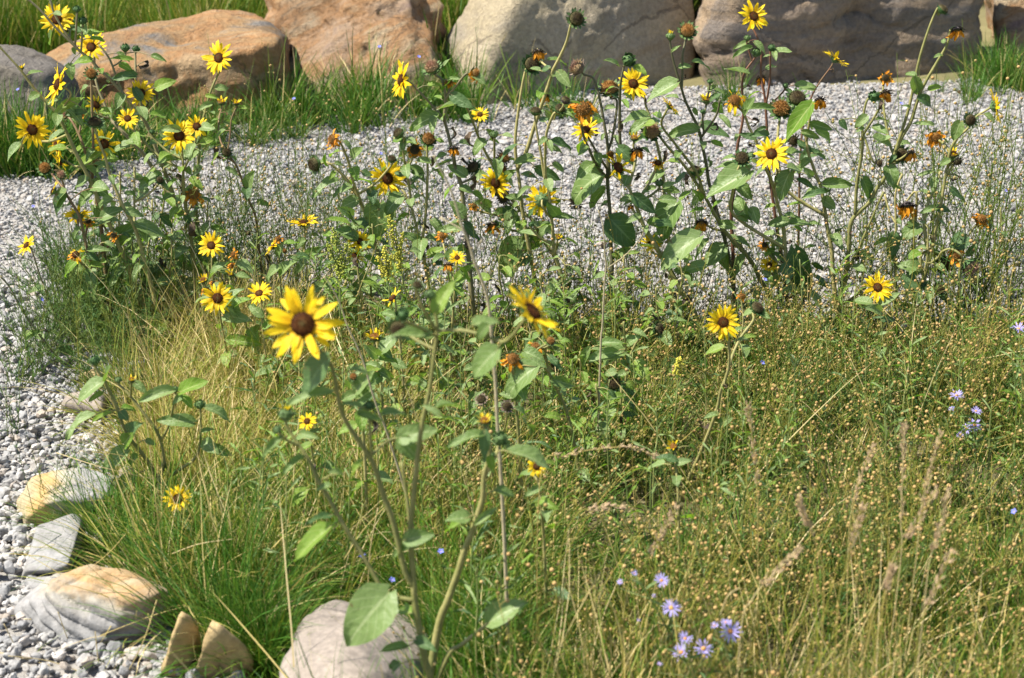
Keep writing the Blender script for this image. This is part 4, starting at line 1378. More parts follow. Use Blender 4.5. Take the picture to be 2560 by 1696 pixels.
sunflower("sunflower with a single bloom turned left on a bare stalk before the orange boulder", 4.66,
    ["540,160 529,222 512,284 503,325 495,420 490,500 492,590 500,660"],
    "F 547,145 38 -.40,.05,.9", """530,260>490,275 .35; 515,240>545,245 .3 y; 500,340>480,370 .4; 505,420>475,440 .5; 492,470>450,490 .5""", .7, 'g')
sunflower("bushy sunflower with two crowded blooms low before the orange boulder", 4.52,
    ["450,352 458,414 458,460 464,520 478,600 488,690", "492,325 485,370 460,430"],
    """F 448,340 40 .05,.12,.95
    Fs 492,317 26 .2,.3,.9
    F 319,297 26 .1,.25,.95
    Wb 483,486 27 .2,.2,.9
    Bn 380,330 9 0,.8,.4""",
    """450,325>395,320 .35; 500,380>470,400 .55; 430,395>390,405 .5; 390,445>345,470 .75; 385,430>410,445 .5; 410,500>435,480 .6; 445,520>420,545 .7 y; 470,590>450,600 .5; 400,540>435,570 .5 d; 460,540>480,560 .6 d; 370,480>330,500 .7; 355,450>330,430 .5; 520,560>500,590 .5""", 1.7, 'g', lmul=1.15)
sunflower("thin sunflower with two half open yellow buds and a round green seed head", 4.66,
    ["566,395 591,414 621,498 639,542 645,600 655,680", "554,268 547,300 552,355 590,420", "590,270 578,300 575,340 560,395"],
    """Sg 566,381 14 .3,.4,.8
    Yg 554,257 19 .05,.9,.35
    Yg 590,259 15 .1,.9,.3""",
    """545,300>515,330 .4 y; 560,305>590,310 .3; 620,470>630,430 .5; 565,420>600,440 .3; 545,385>525,410 .4 y""", .7, 'r', .8)
sunflower("small sunflower with a yellow bloom edge-on above the open gravel", 4.55,
    ["72,622 100,690 130,770 160,850 180,890"], "F 67,614 28 -.55,.45,.6", "110,720>70,735 .5; 150,830>190,820 .4", .4, 'k', .7)
sunflower("sunflower stalk with leaves but no bloom leaning over the bare gravel", 4.25,
    ["0,690 25,720 55,775 85,820 125,870 165,915 190,935"], "", "150,860>185,890 .45 d; 60,840>85,825 .5 y; 100,830>60,850 .3", .2, 'k', .8)

# low yellow blooms on the grass slope
sunflower("low sunflower with one star shaped bloom above the dry grass", 4.25,
    ["528,625 530,680 540,760 548,820"], "F 528,614 31 .05,.2,.95", "530,690>570,650 .4; 538,720>500,735 .4", .5, 'g', .7)
sunflower("low sunflower with a wide bloom under several spent orange heads", 4.05,
    ["546,760 552,800 565,870 575,920", "577,700 566,760 556,815"],
    """F 544,746 38 .1,.05,.95
    Yg 577,687 16 .1,.85,.4
    Yg 509,702 18 -.2,.6,.6
    Wd 535,708 12 .1,.3,.9
    Wb 515,728 15 -.3,.2,.8
    Wb 584,637 15 -.5,.2,.6
    Wb 580,663 12 -.2,-.3,.7""",
    """560,780>620,745 .5 y; 560,790>625,800 .4; 555,770>600,720 .5; 570,850>650,860 .3 y""", .9, 'g', .75)
sunflower("low sunflower with a bloom tipped up and left beside the big front bloom", 4.0,
    ["650,750 655,800 662,870 668,920"], "F 648,734 30 -.15,.55,.8", "655,790>620,760 .5; 658,820>690,800 .4 y", .8, 'g', .75)
sunflower("low sunflower with a bloom edge-on and an orange spent head beside it", 4.25,
    ["690,630 700,690 705,760 708,830"], """F 683,616 26 -.75,.55,.2
    Wb 695,597 13 .2,.5,.7
    Sb 712,628 7 0,.4,.8""", "695,640>705,605 .5; 698,670>660,700 .5; 702,690>735,650 .5", .7, 'g', .75)
sunflower("sunflower with a flat bloom facing the sky at the edge of the wispy flax", 4.5,
    ["760,572 762,620 770,700 775,760"], "F 759,557 37 -.1,.93,.30", "762,600>735,620 .5; 764,640>800,620 .5 y; 766,660>730,690 .4", 1.0, 'g', .75)

# centre group
sunflower("sunflower with a drooping green seed head beside a ragged orange one", 4.50,
    ["803,402 821,408 845,426 871,455 898,501 910,524 928,583 942,622 955,680 965,740", "854,355 862,381 874,414 883,455 903,512"],
    """Sd 786,411 22 -.75,-.25,.55
    Wb 833,349 25 -.80,.1,.5
    Sd 979,398 13 .1,.7,.6""",
    """845,452>777,483 .38; 820,415>808,388 .3 y; 905,430>930,438 .6 d; 895,500>850,520 .6; 880,395>905,370 .5; 935,600>890,590 .5; 920,560>870,570 .6 d""", 1.3, 'g')
sunflower("sunflower with a fresh bloom turned right below a dark orange rimmed head", 4.42,
    ["990,450 1004,474 1019,500 1031,527 1043,577 1052,619 1060,648 1072,720 1080,780", "1032,395 1018,430 1024,474 1031,520", "1070,365 1069,444 1063,548 1058,620", "1005,345 1007,370 1013,414 1020,470"],
    """F 968,447 43 .42,.15,.85
    Wd 1037,375 26 .05,.05,.95
    Sb 1071,349 20 .2,.5,.7
    Sg 997,334 18 -.6,.5,.3""",
    """1004,489>963,530 .65; 951,508>939,595 .72; 965,515>985,550 .6; 1025,421>1072,456 .6; 1007,375>1012,340 .5; 1045,400>1085,405 .4; 1030,455>1060,435 .6 d; 1050,610>1010,580 .5; 1060,560>1095,600 .25 x; 1005,440>985,430 .5 d; 1070,640>1110,620 .5 y""", 1.3, 'g')
sunflower("branching sunflower with a bloom in profile and a fluffy pinkish seed head", 4.40,
    ["1096,172 1105,201 1114,248 1111,296 1120,334 1132,384 1140,426 1152,459 1158,503 1164,554 1172,650 1180,740 1185,800",
     "1034,207 1058,240 1087,272 1113,303", "1164,186 1135,222 1117,251"],
    """St 1081,170 22 -.35,.6,.6
    F 1004,201 44 -.88,.05,.40
    Wb 1188,183 22 .70,.1,.6
    Wb 1123,205 17 0,.6,.6
    Hd 1134,374 17 0,-.9,.3
    Sd 1183,418 18 -.4,.3,.8""",
    """1093,290>1019,322 .42; 1152,260>1096,272 .3; 1129,237>1179,269 .42 d; 1120,200>1150,195 .3; 1110,165>1125,145 .4; 1165,440>1120,410 .5; 1152,574>1090,577 .42; 1160,540>1125,505 .6; 1160,560>1200,600 .4 d; 1165,620>1130,630 .5 y; 1150,470>1185,480 .6; 1070,245>1085,255 .5""", 1.0, 'k')
sunflower("sunflower with a small round faced bloom halfway up a long slanting stem", 4.52,
    ["1200,300 1194,334 1208,370 1235,420 1258,470 1302,527 1329,548 1358,601 1382,634 1394,666 1412,725 1426,761 1440,820",
     "1236,345 1236,400 1240,425", "1164,262 1182,305 1200,350"],
    """F 1200,287 21 .1,.45,.9
    Bn 1236,337 13 0,.8,.5
    Sbx 1259,395 16 .3,.4,.8
    Sb 1256,423 12 .2,.3,.9
    F 1238,459 38 .45,.2,.8
    St 1241,474 16 0,.4,.9
    Sdx 1260,493 15 .2,0,.9
    Hb 1232,566 20 0,-.85,.4
    Wb 1185,515 13 -.2,.3,.8""",
    """1214,352>1179,384 .65; 1260,450>1285,425 .5; 1215,435>1185,445 .6; 1262,520>1300,560 .5 d; 1240,530>1275,545 .6; 1225,520>1190,505 .6; 1305,604>1249,692 .62; 1306,602>1288,655 .65; 1340,560>1390,585 .4; 1355,600>1300,640 .5 y; 1250,560>1215,585 .5 d; 1300,500>1330,490 .35""", 1.2, 'g')
sunflower("tall sunflower whose two stalks end in dark seed heads before the cream boulder", 4.48,
    ["1315,172 1302,237 1290,325 1289,384 1299,459 1305,518 1314,577 1326,637 1340,720 1350,800",
     "1428,58 1417,103 1400,142 1382,177 1373,207 1358,251 1338,310 1314,384 1300,430", "1350,150 1365,165 1382,180"],
    """Sd 1441,47 22 .25,.15,.9
    Sd 1330,161 23 .25,.1,.95
    Hb 1345,133 18 .1,-.85,.4
    Hb 1361,242 16 0,-.85,.4""",
    """1335,400>1285,405 .55; 1375,170>1350,178 .5 d; 1380,190>1405,190 .35; 1340,420>1400,450 .4 d; 1330,640>1295,665 .6 d; 1300,500>1265,490 .6""", .6, 'g', top_bare=.45)
sunflower("sunflower with open green seed cups and a bloom seen from behind", 4.36,
    ["1338,290 1343,334 1352,384 1361,444 1370,470 1376,518 1382,577 1385,625 1400,675 1417,734 1432,790 1440,830",
     "1385,284 1367,331 1363,384 1366,450"],
    """Sg 1339,278 17 .1,.85,.4
    Sg 1400,272 16 .2,.6,.6
    Sgx 1414,251 14 .4,.7,.3
    F 1355,500 38 0,.15,-.9
    Wb 1367,355 12 .2,.2,.9
    Yg 1395,595 13 .2,.7,.6
    Bn 1328,562 9 0,.6,.7""",
    """1380,355>1432,370 .42 d; 1365,345>1345,362 .5; 1395,540>1370,510 .5 d; 1380,480>1395,470 .4; 1385,540>1440,545 .3; 1325,470>1290,490 .3; 1420,500>1460,510 .35 x; 1375,560>1345,590 .6""", .9, 'g')
sunflower("sprawling sunflower carrying ragged orange heads on a thick dark stem", 4.38,
    ["1462,174 1482,195 1494,225 1503,266 1512,319 1519,364 1519,414 1519,459 1525,533 1527,607 1530,666 1527,725 1524,784 1522,844 1522,900",
     "1541,240 1542,251 1539,296 1530,349 1520,380", "1560,160 1553,200 1550,237 1549,325 1550,402 1525,450", "1453,296 1459,340 1474,376 1491,414 1518,447", "1470,340 1477,355 1497,390 1519,420"],
    """Stx 1444,171 22 -.75,.55,.2
    Sbo 1524,222 27 -.15,.65,.7
    Bn 1571,151 20 .35,.1,.8
    Wb 1459,272 36 -.05,-.05,.95
    F 1465,325 32 -.15,.35,.8
    Wb 1527,385 14 .3,.1,.9""",
    """1545,165>1515,148 .4; 1503,438>1421,500 .80; 1500,420>1480,405 .5; 1510,470>1470,520 .4; 1590,285>1560,310 .5; 1620,290>1560,305 .45; 1524,548>1589,612 .75 d; 1545,370>1592,412 .5 d; 1505,350>1510,330 .4; 1440,515>1425,540 .4 x; 1532,640>1570,650 .5 y; 1545,310>1580,290 .25 x; 1515,270>1540,268 .5""", .8, 'k')
sunflower("sunflower with one wide fresh bloom facing out above the gravel", 4.55,
    ["1590,225 1607,234 1615,266 1627,299 1640,350 1655,420 1660,480 1668,560 1675,640"],
    "F 1583,210 37 .10,.18,.95", """1625,300>1570,330 .5; 1655,430>1625,455 .6; 1610,250>1620,235 .4 x; 1660,470>1700,480 .5""", .8, 'g', .85)
sunflower("sunflower with a thick dark slanting stem and yellow heads turned aside", 4.30,
    ["1548,432 1571,468 1583,500 1595,527 1612,571 1636,607 1654,642 1683,690 1704,728 1728,770 1749,814 1766,855 1780,930",
     "1590,395 1580,440 1572,470", "1645,420 1610,480 1590,515"],
    """Fsf 1545,420 36 .55,.35,.6
    Hb 1592,381 20 .1,-.8,.5
    Yb 1586,346 20 .1,.85,.4
    Wy 1645,408 18 .1,.5,.8
    Bn 1648,459 12 0,.6,.7
    Hb 1577,518 9 0,-.7,.5
    F 1627,610 24 .1,.3,.8""",
    """1692,506>1645,595 .75; 1583,489>1638,532 .45 d; 1749,592>1645,663 .48; 1650,500>1692,500 .45; 1570,440>1560,465 .7; 1640,470>1605,475 .35; 1660,470>1690,455 .5; 1700,500>1730,470 .4 y; 1590,440>1620,425 .5 x; 1763,666>1698,678 .42; 1640,560>1690,560 .5 d; 1600,540>1565,555 .4; 1665,680>1670,720 .3 x; 1600,500>1550,495 .5""", .8, 'g', 1.15)
sunflower("sunflower with two long parallel stems, one ending in a fluffy tan seed head", 4.45,
    ["1640,332 1669,367 1701,402 1725,435 1755,480 1772,509 1790,542 1820,589 1855,625 1882,660 1899,696 1926,743 1945,800 1950,830",
     "1660,285 1654,313 1684,355 1713,393 1743,435 1762,485", "1737,440 1740,455 1752,478"],
    """St 1629,330 23 0,.35,.9
    F 1675,266 27 .55,.6,.15
    Sg 1737,426 19 0,.9,.3
    Hb 1753,560 19 -.05,-.8,.5""",
    """1650,295>1648,275 .6 d; 1625,340>1610,320 .4; 1755,500>1740,480 .4 y; 1811,619>1760,660 .75; 1814,620>1822,697 .32; 1760,560>1720,600 .4 d; 1800,560>1840,570 .4; 1860,640>1835,690 .5; 1770,600>1740,640 .3""", .7, 'g')
sunflower("tall sunflower with a lone upright petal on its bud beside a yellow seed head", 4.52,
    ["1676,106 1681,142 1692,183 1704,222 1713,251 1731,290 1746,322 1757,370 1766,414 1772,455 1784,498 1799,554 1814,607 1825,666 1836,740 1842,800",
     "1717,92 1707,133 1706,183 1707,219", "1766,268 1755,300 1748,325", "1800,250 1790,290 1752,345"],
    """By 1676,92 14 0,.9,.3
    Sb 1719,77 22 0,.35,.85
    Yg 1766,251 24 .05,.85,.3
    Bn 1775,205 9 0,.7,.5
    Bn 1757,280 8 0,.6,.6""",
    """1692,207>1622,250 .52; 1680,130>1700,113 .3; 1775,250>1800,235 .5 d; 1745,325>1665,335 .35; 1755,310>1820,340 .35 d; 1735,270>1745,290 .5; 1770,425>1785,440 .6 x; 1776,470>1800,480 .5; 1770,225>1790,215 .6; 1800,290>1830,320 .35; 1710,190>1722,185 .3 x; 1780,355>1810,365 .4 y""", .45, 'k')
sunflower("tall sunflower with a fresh bloom lifted high before the brown ledged block", 4.55,
    ["1895,50 1902,118 1902,183 1911,237 1916,296 1918,345 1922,420 1935,520 1950,620 1962,700 1970,780", "1881,142 1861,183 1855,225 1858,290 1849,340 1843,373 1837,459 1828,533 1832,620",
     "1929,130 1925,200 1918,260"],
    """F 1884,41 36 .32,.18,.9
    Bn 1890,133 15 .2,.7,.6
    Bn 1868,96 10 0,.8,.4
    Bn 1929,121 12 .2,.8,.4
    Hd 1902,198 14 .1,-.7,.6
    Bn 1963,215 9 .2,.8,.4""",
    """1870,105>1835,120 .3; 1878,120>1832,140 .3; 1870,185>1815,172 .3; 1925,140>1905,145 .4; 1935,130>1940,150 .5; 1990,215>2040,215 .4; 1965,225>1985,235 .5; 1915,320>1880,335 .3 d; 1880,300>1915,290 .4 x; 1840,450>1880,500 .5""", .35, 'r', .9)
sunflower("sunflower with an orange ray bloom left of a big spent rust seed head", 4.36,
    ["1845,262 1858,281 1873,319 1891,355 1908,408 1931,459 1946,518 1958,563 1963,622 1969,666 1978,710 1987,749 1998,810 2002,850", "1938,395 1943,429 1938,470", "1855,400 1842,430 1832,480 1836,540 1940,620"],
    """Wby 1837,251 29 -.1,.2,.95
    F 1929,385 41 -.32,.10,.9
    Sd 1855,395 20 -.1,.3,.9
    Bn 1879,389 11 .2,.7,.6
    Wd 1911,613 15 .1,.3,.9
    F 1923,663 22 0,.45,.85""",
    """1862,285>1885,245 .5; 1860,275>1935,270 .2; 1890,345>1850,335 .35 d; 1920,340>1880,335 .4 d; 1876,427>1772,489 .5; 1975,430>1945,500 .5; 1972,554>1919,562 .5; 1975,557>2031,562 .32; 1970,420>2005,425 .6; 1987,622>2022,750 .36 d; 1925,690>1905,675 .5; 1935,690>1950,720 .6; 1995,450>2040,470 .3 d; 1870,548>1837,486 .55; 1880,520>1895,560 .6; 1940,440>1960,470 .5 d; 1915,420>1890,440 .5; 1985,540>1960,540 .6; 2030,440>2010,420 .5""", .9, 'g')
sunflower("sunflower topped by a rust seed head and a dark green spiky one close together", 4.46,
    ["1992,255 1999,310 2014,343 2021,384 2032,414 2037,430 2052,468 2061,518 2067,563 2079,622 2082,681 2088,740 2098,800",
     "2047,262 2030,268 2023,310 2018,350", "1946,285 1944,346 1948,420 1970,480 2050,540"],
    """Sd 1993,245 25 0,.45,.85
    Sb 1952,272 26 -.1,.3,.95
    Hb 2049,254 17 .2,-.7,.6
    Sdx 1984,352 14 -.2,.1,.9""",
    """2029,260>1963,352 .38 y; 2026,310>2079,324 .32; 2067,483>2008,489 .32 d; 2055,500>2088,520 .65; 2010,370>1995,350 .6 d; 2025,400>1990,430 .5; 2060,460>2130,463 .35; 2005,330>2050,345 .35; 2066,545>2070,565 .5 x""", .35, 'g')
sunflower("very tall twin stalked sunflower with nodding heads high before the brown block", 4.44,
    ["2345,20 2327,59 2307,118 2295,163 2283,222 2271,275 2253,334 2241,370 2230,405 2209,449 2194,468 2173,506 2138,539 2126,563 2123,607 2120,637 2114,681 2102,746 2094,784 2088,814",
     "2385,68 2377,74 2369,109 2351,142 2330,177 2304,225 2289,266 2277,305 2253,346 2238,378",
     "2172,245 2160,281 2156,325 2156,370 2147,429 2141,474 2132,533", "2208,250 2188,290 2162,331 2156,345", "2210,205 2209,266 2218,325 2227,370 2235,392",
     "2209,480 2179,548 2156,601 2141,634 2120,690", "2180,400 2162,346 2158,335", "2221,645 2185,693 2150,731 2111,770"],
    """Sg 2357,24 17 .55,.55,.3
    Hd 2392,78 20 .1,-.9,.3
    Hb 2213,237 20 .1,-.75,.5
    Wd 2213,195 20 .1,.1,.9
    Bn 2185,242 16 -.2,.3,.8
    Sdx 2199,408 9 .2,.1,.8
    Sd 2253,387 21 .1,-.1,.95
    Hd 2278,387 16 .3,-.6,.6
    Hb 2162,755 13 0,-.6,.6""",
    """2286,192>2298,241 .5; 2295,245>2336,263 .55 d; 2290,188>2262,183 .4; 2168,290>2135,319 .55; 2160,320>2140,330 .4; 2190,300>2225,300 .3; 2360,108>2358,95 .7; 2355,140>2335,142 .5; 2221,415>2236,471 .6; 2156,447>2179,495 .55 d; 2240,390>2220,410 .5 d; 2333,313>2280,308 .25; 2275,270>2258,262 .4; 2210,258>2195,250 .6 x; 2125,590>2128,560 .4 x; 2140,640>2160,690 .3 x; 2175,505>2190,495 .5; 2100,300>2118,325 .5 d""", .22, 'g', top_bare=.5)
sunflower("sunflower with one grey husked flower hanging straight down", 4.52,
    ["2268,505 2290,480 2290,540 2285,600 2283,680 2285,760", "2256,435 2239,483 2240,560 2238,620 2239,696 2240,800", "2212,486 2224,530 2236,566"],
    """Hd 2268,518 27 0,-.95,.2""",
    """2298,566>2253,592 .72; 2236,583>2227,650 .5 d; 2250,560>2240,540 .4; 2298,600>2300,570 .3 x; 2295,570>2310,610 .3 x""", .4, 'g')
sunflower("sunflower with bright arched stalks and a bloom in profile over the right gravel", 4.40,
    ["2383,400 2369,420 2366,424 2360,465 2351,518 2339,577 2333,613 2321,651 2309,696 2301,725 2301,784 2295,844 2292,903 2283,977 2277,1037 2275,1075",
     "2465,269 2440,293 2419,322 2395,343 2375,378 2368,415", "2345,352 2360,360 2372,381", "2419,651 2398,634 2375,623 2354,631 2345,645 2318,662", "2351,648 2339,634 2321,628 2307,634 2301,654 2306,690",
     "2350,430 2338,470 2320,510 2310,560 2325,640"],
    """Yg 2383,387 21 0,.8,.5
    F 2487,266 40 .85,.2,.2
    Sd 2426,300 17 .2,-.1,.9
    Wb 2339,343 25 -.1,-.2,.9
    Sd 2360,663 22 .2,-.5,.8
    St 2425,666 24 .5,-.7,.4
    Wb 2389,637 26 .2,.1,.9
    Sd 2348,722 16 .1,.3,.9
    Sdx 2395,405 12 .2,-.5,.5""",
    """2401,304>2383,352 .55; 2298,678>2247,657 .65; 2265,687>2300,755 .48 d; 2304,713>2339,734 .65 d; 2375,400>2345,415 .5; 2385,395>2380,410 .6; 2330,430>2290,440 .25; 2340,445>2330,480 .5; 2375,470>2410,500 .3 d; 2340,520>2300,530 .4; 2345,530>2375,525 .35 d; 2335,610>2320,600 .5; 2300,800>2340,790 .3; 2295,850>2270,880 .3; 2250,700>2205,718 .3; 2290,780>2235,755 .3 d; 2380,445>2375,470 .4 x""", .3, 'g', 1.05)
sunflower("sunflower with one round orange head beside wispy flax on the right", 4.55,
    ["2448,556 2437,566 2419,595 2405,640 2398,700 2395,796", "2502,518 2505,577 2514,637 2519,696 2525,755 2530,800"],
    "Wb 2454,548 23 .1,.2,.95", "2416,592>2378,622 .75 d; 2412,600>2430,640 .35 x; 2420,640>2440,610 .4; 2506,580>2518,590 .5 d", .5, 'g', .85)
sunflower("slim sunflower with a side lit bloom on a long pale stalk before the brown block", 4.9,
    ["2070,165 2050,205 2030,240 2010,300 2000,400 1998,520"], "F 2088,148 33 .50,.72,.12", "2035,225>2000,220 .3; 2005,360>2030,385 .5 d; 2005,400>2060,370 .45 d; 2000,420>1975,440 .5", .5, 'r', .7)

# middle ground among the flax
sunflower("shaggy yellow sunflower head with dark disc standing above the flax", 3.5,
    ["1812,830 1820,844 1822,918 1802,977 1793,1022 1766,1096 1737,1164 1713,1214", "1890,785 1882,803 1852,844 1831,889 1821,930"],
    """F 1808,806 40 .0,-.05,.98
    Sg 1893,770 20 .4,.5,.6""",
    """1860,845>1890,840 .4 y; 1810,960>1850,985 .35 x; 1795,1035>1760,1045 .4; 1800,1060>1830,1045 .5""", .35, 'g', .9)
sunflower("sunflower whose drooping green head hangs from a hooked tan stalk", 3.75,
    ["1632,822 1621,821 1595,850 1577,886 1568,924 1560,1000 1555,1060", "1559,806 1565,874 1568,915"],
    "Sg 1645,823 20 .8,-.05,.5",
    """1560,880>1475,905 .42; 1475,870>1450,925 .3; 1540,880>1465,895 .3; 1570,860>1600,840 .6; 1500,860>1560,855 .35; 1570,930>1530,950 .4; 1560,960>1590,990 .5 d""", .9, 'g', .85)
sunflower("sunflower with a shrivelled orange star head above a big pale leaf", 3.3,
    ["1283,920 1287,977 1296,1081 1300,1150"], "Wb 1282,897 30 .05,.15,.95", "1340,918>1255,990 .6; 1285,990>1250,985 .5; 1290,1000>1310,960 .5", .7, 'g', .85)
sunflower("sunflower with a small orange tuft and a brown knob next to the edge-on front bloom", 3.45,
    ["1372,865 1364,874 1373,933 1400,989 1417,1031 1429,1081 1441,1140", "1340,880 1362,920 1374,940"],
    """Wb 1338,866 22 -.1,.6,.7
    Sb 1376,852 13 .3,.4,.8""", "1310,880>1360,900 .55; 1372,890>1405,925 .35 d; 1380,950>1440,965 .4; 1330,940>1300,925 .5 y", .8, 'g', .85)
sunflower("sunflower with a nodding green bud among lance leaves", 3.6,
    ["1545,965 1553,977 1548,1051 1540,1110 1535,1160"], "Sg 1533,958 20 -.1,.2,.9",
    "1540,930>1510,935 .6; 1555,990>1515,1000 .5 y; 1550,1040>1570,1080 .3 x; 1548,1040>1590,1035 .4 d; 1545,1060>1500,1040 .4", .8, 'g', .85)
sunflower("low sunflower with a small dark eyed bloom and an orange husk beside it", 4.0,
    ["1143,660 1140,700 1135,760 1130,830", "1105,600 1115,640 1135,720", "1120,680 1125,720 1133,770"],
    """F 1143,645 20 .05,.45,.85
    Wb 1105,589 16 0,.1,.9
    Hb 1120,664 15 0,-.8,.4""", "1140,700>1180,660 .3 y; 1130,720>1170,690 .3; 1120,650>1140,620 .6; 1110,640>1080,650 .5", .9, 'g', .75)
sunflower("leafy sunflower with a yellow bloom turned right behind the goldenrod", 4.3,
    ["890,620 893,660 900,720 905,780"], """F 899,604 27 .35,.25,.8
    Fsf 888,640 20 -.2,-.4,.6""", "890,600>860,560 .5; 885,590>840,575 .6; 895,640>920,600 .6; 880,570>905,550 .6; 870,560>820,545 .5 y; 880,540>850,520 .6; 893,560>870,530 .6 d", 2.0, 'g', .8)
sunflower("low sunflower with a bloom showing three petals under the round green buds", 3.7,
    ["985,752 990,800 1000,860 1005,920"], "Fsf 981,746 25 -.5,.6,.5", "990,790>950,780 .4; 995,800>1040,770 .45 y; 998,830>1030,850 .5", .9, 'g', .75)
sunflower("low sunflower with upright yellow petals under grey green leaves", 3.5,
    ["936,855 940,890 950,950 955,1000"], "Yg 936,844 26 0,.75,.5", "955,880>995,830 .55; 945,890>915,865 .5; 950,900>1000,900 .4 y; 950,920>910,905 .4; 948,930>985,950 .5; 950,940>925,960 .6", 1.0, 'g', .75)
sunflower("small sunflower bloom low behind the front bud stalk", 3.2,
    ["770,1062 775,1100 785,1160 790,1200"], "Fs 768,1054 21 -.1,.4,.9", "775,1085>800,1070 .4; 778,1110>740,1130 .4 y", .8, 'g', .7)
sunflower("small sunflower bloom under a broad blurred leaf near the front", 2.9,
    ["1343,1180 1348,1220 1355,1290 1358,1330"], "Fs 1341,1167 22 .1,.1,.95", "1350,1220>1310,1240 .4; 1352,1250>1390,1270 .4 y", .6, 'g', .7)
sunflower("tiny half hidden sunflower bud with orange petals among the flax", 3.1,
    ["1684,1130 1690,1170 1695,1240"], "Yg 1684,1117 20 -.3,.4,.8", "1690,1150>1640,1140 .4 d; 1692,1160>1730,1150 .5", .8, 'g', .7)
sunflower("sunflower stalk with two brown dried knobs left of the pale dead stalk", 3.3,
    ["1203,1005 1215,1040 1225,1100 1230,1160", "1268,1025 1262,1070 1240,1120"], """Sdx 1203,998 14 -.2,.5,.8
    Sdx 1268,1016 14 .1,.2,.9""", "1215,1040>1180,1060 .4; 1225,1080>1260,1070 .5 y", .8, 'g', .75)
sunflower("sunflower seed stalk with one small brown knob beside the big bloom's stem", 3.2,
    ["883,950 890,990 905,1050 910,1110"], "Sb 883,942 11 -.1,.4,.8", "890,980>930,930 .4; 895,1000>935,970 .7; 900,1020>945,1010 .4; 890,985>850,1000 .5; 885,960>870,930 .4", .8, 'g', .75)
sunflower("small sunflower with pale orange ring head among the flax at the right", 3.9,
    ["1855,750 1858,800 1850,860 1848,930"], "Wb 1855,740 14 .1,.2,.9", "1858,790>1890,775 .5; 1855,820>1830,835 .4", .6, 'g', .6)

sunflower("fresh open sunflower bloom standing low at the back edge of the seeding flax", 3.98,
    ["2196,735 2200,770 2206,830 2210,880"], "F 2194,719 34 .1,.2,.95", "2200,760>2250,730 .35; 2203,780>2165,765 .4; 2204,800>2240,800 .4 d", .6, 'g', .75)
# dead stalks
sunflower("pale dead stalk bent at the top, bare of leaves, left of the edge-on bloom", 2.75,
    ["1085,390 1093,409 1117,453 1135,498 1155,566 1170,601 1185,651 1200,690 1217,740 1226,799 1229,844 1238,948 1244,1066 1250,1150", "1100,545 1130,560 1160,578", "1205,600 1185,635 1188,660"], "", "", 0, 't', .52, name="dead_stalk", group="dead stalks", dj=.03)
sunflower("pale dead stalk forking upwards in front of the gravel", 3.6,
    ["1496,527 1508,566 1512,637 1515,666 1511,713 1506,814 1503,841 1500,920", "1608,569 1604,592 1565,637 1521,669 1514,680"], "", "", 0, 't', .5, name="dead_stalk", group="dead stalks", dj=.04)
sunflower("thin brown dead stalk beside the front bloom's right edge", 3.1,
    ["810,690 830,720 850,760 870,820 890,860 910,910 930,980 950,1040 970,1090"], "", "", 0, 't', .42, name="dead_stalk", group="dead stalks", dj=.05)

# young sunflowers that have not flowered
for (u, v, dd, h) in [(870, 560, 4.35, 150), (830, 590, 4.3, 130), (1000, 640, 4.2, 140), (1100, 690, 4.1, 120), (1250, 640, 4.2, 130), (1350, 690, 4.1, 120), (1450, 880, 3.8, 130), (1490, 960, 3.6, 140), (1540, 900, 3.75, 120),
                      (1080, 850, 3.7, 130), (960, 900, 3.6, 130), (1200, 860, 3.7, 120), (1330, 830, 3.8, 120), (720, 830, 3.9, 110), (610, 790, 4.1, 100), (430, 540, 4.55, 150), (380, 500, 4.6, 170), (330, 590, 4.5, 140), (465, 480, 4.6, 180),
                      (250, 610, 4.45, 140), (1700, 650, 4.25, 120), (1640, 720, 4.1, 110), (1960, 570, 4.4, 140), (1410, 640, 4.25, 130), (930, 560, 4.4, 150), (300, 430, 4.65, 180), (520, 500, 4.65, 150), (1560, 640, 4.3, 130), (2010, 620, 4.35, 120), (2320, 560, 4.4, 160), (410, 420, 4.65, 190), (240, 480, 4.6, 180)]:
    sunflower("young leafy sunflower without a bloom standing among the flowering ones", dd,
              [f"{u},{v} {u + R.uniform(-8, 8):.0f},{v + h * .4:.0f} {u + R.uniform(-12, 12):.0f},{v + h * .8:.0f} {u + R.uniform(-12, 12):.0f},{v + h}"], "", "", 2.6, 'g', .75, seed=int(u + v), group="young sunflowers without blooms", lmul=1.15, top_bare=.02)

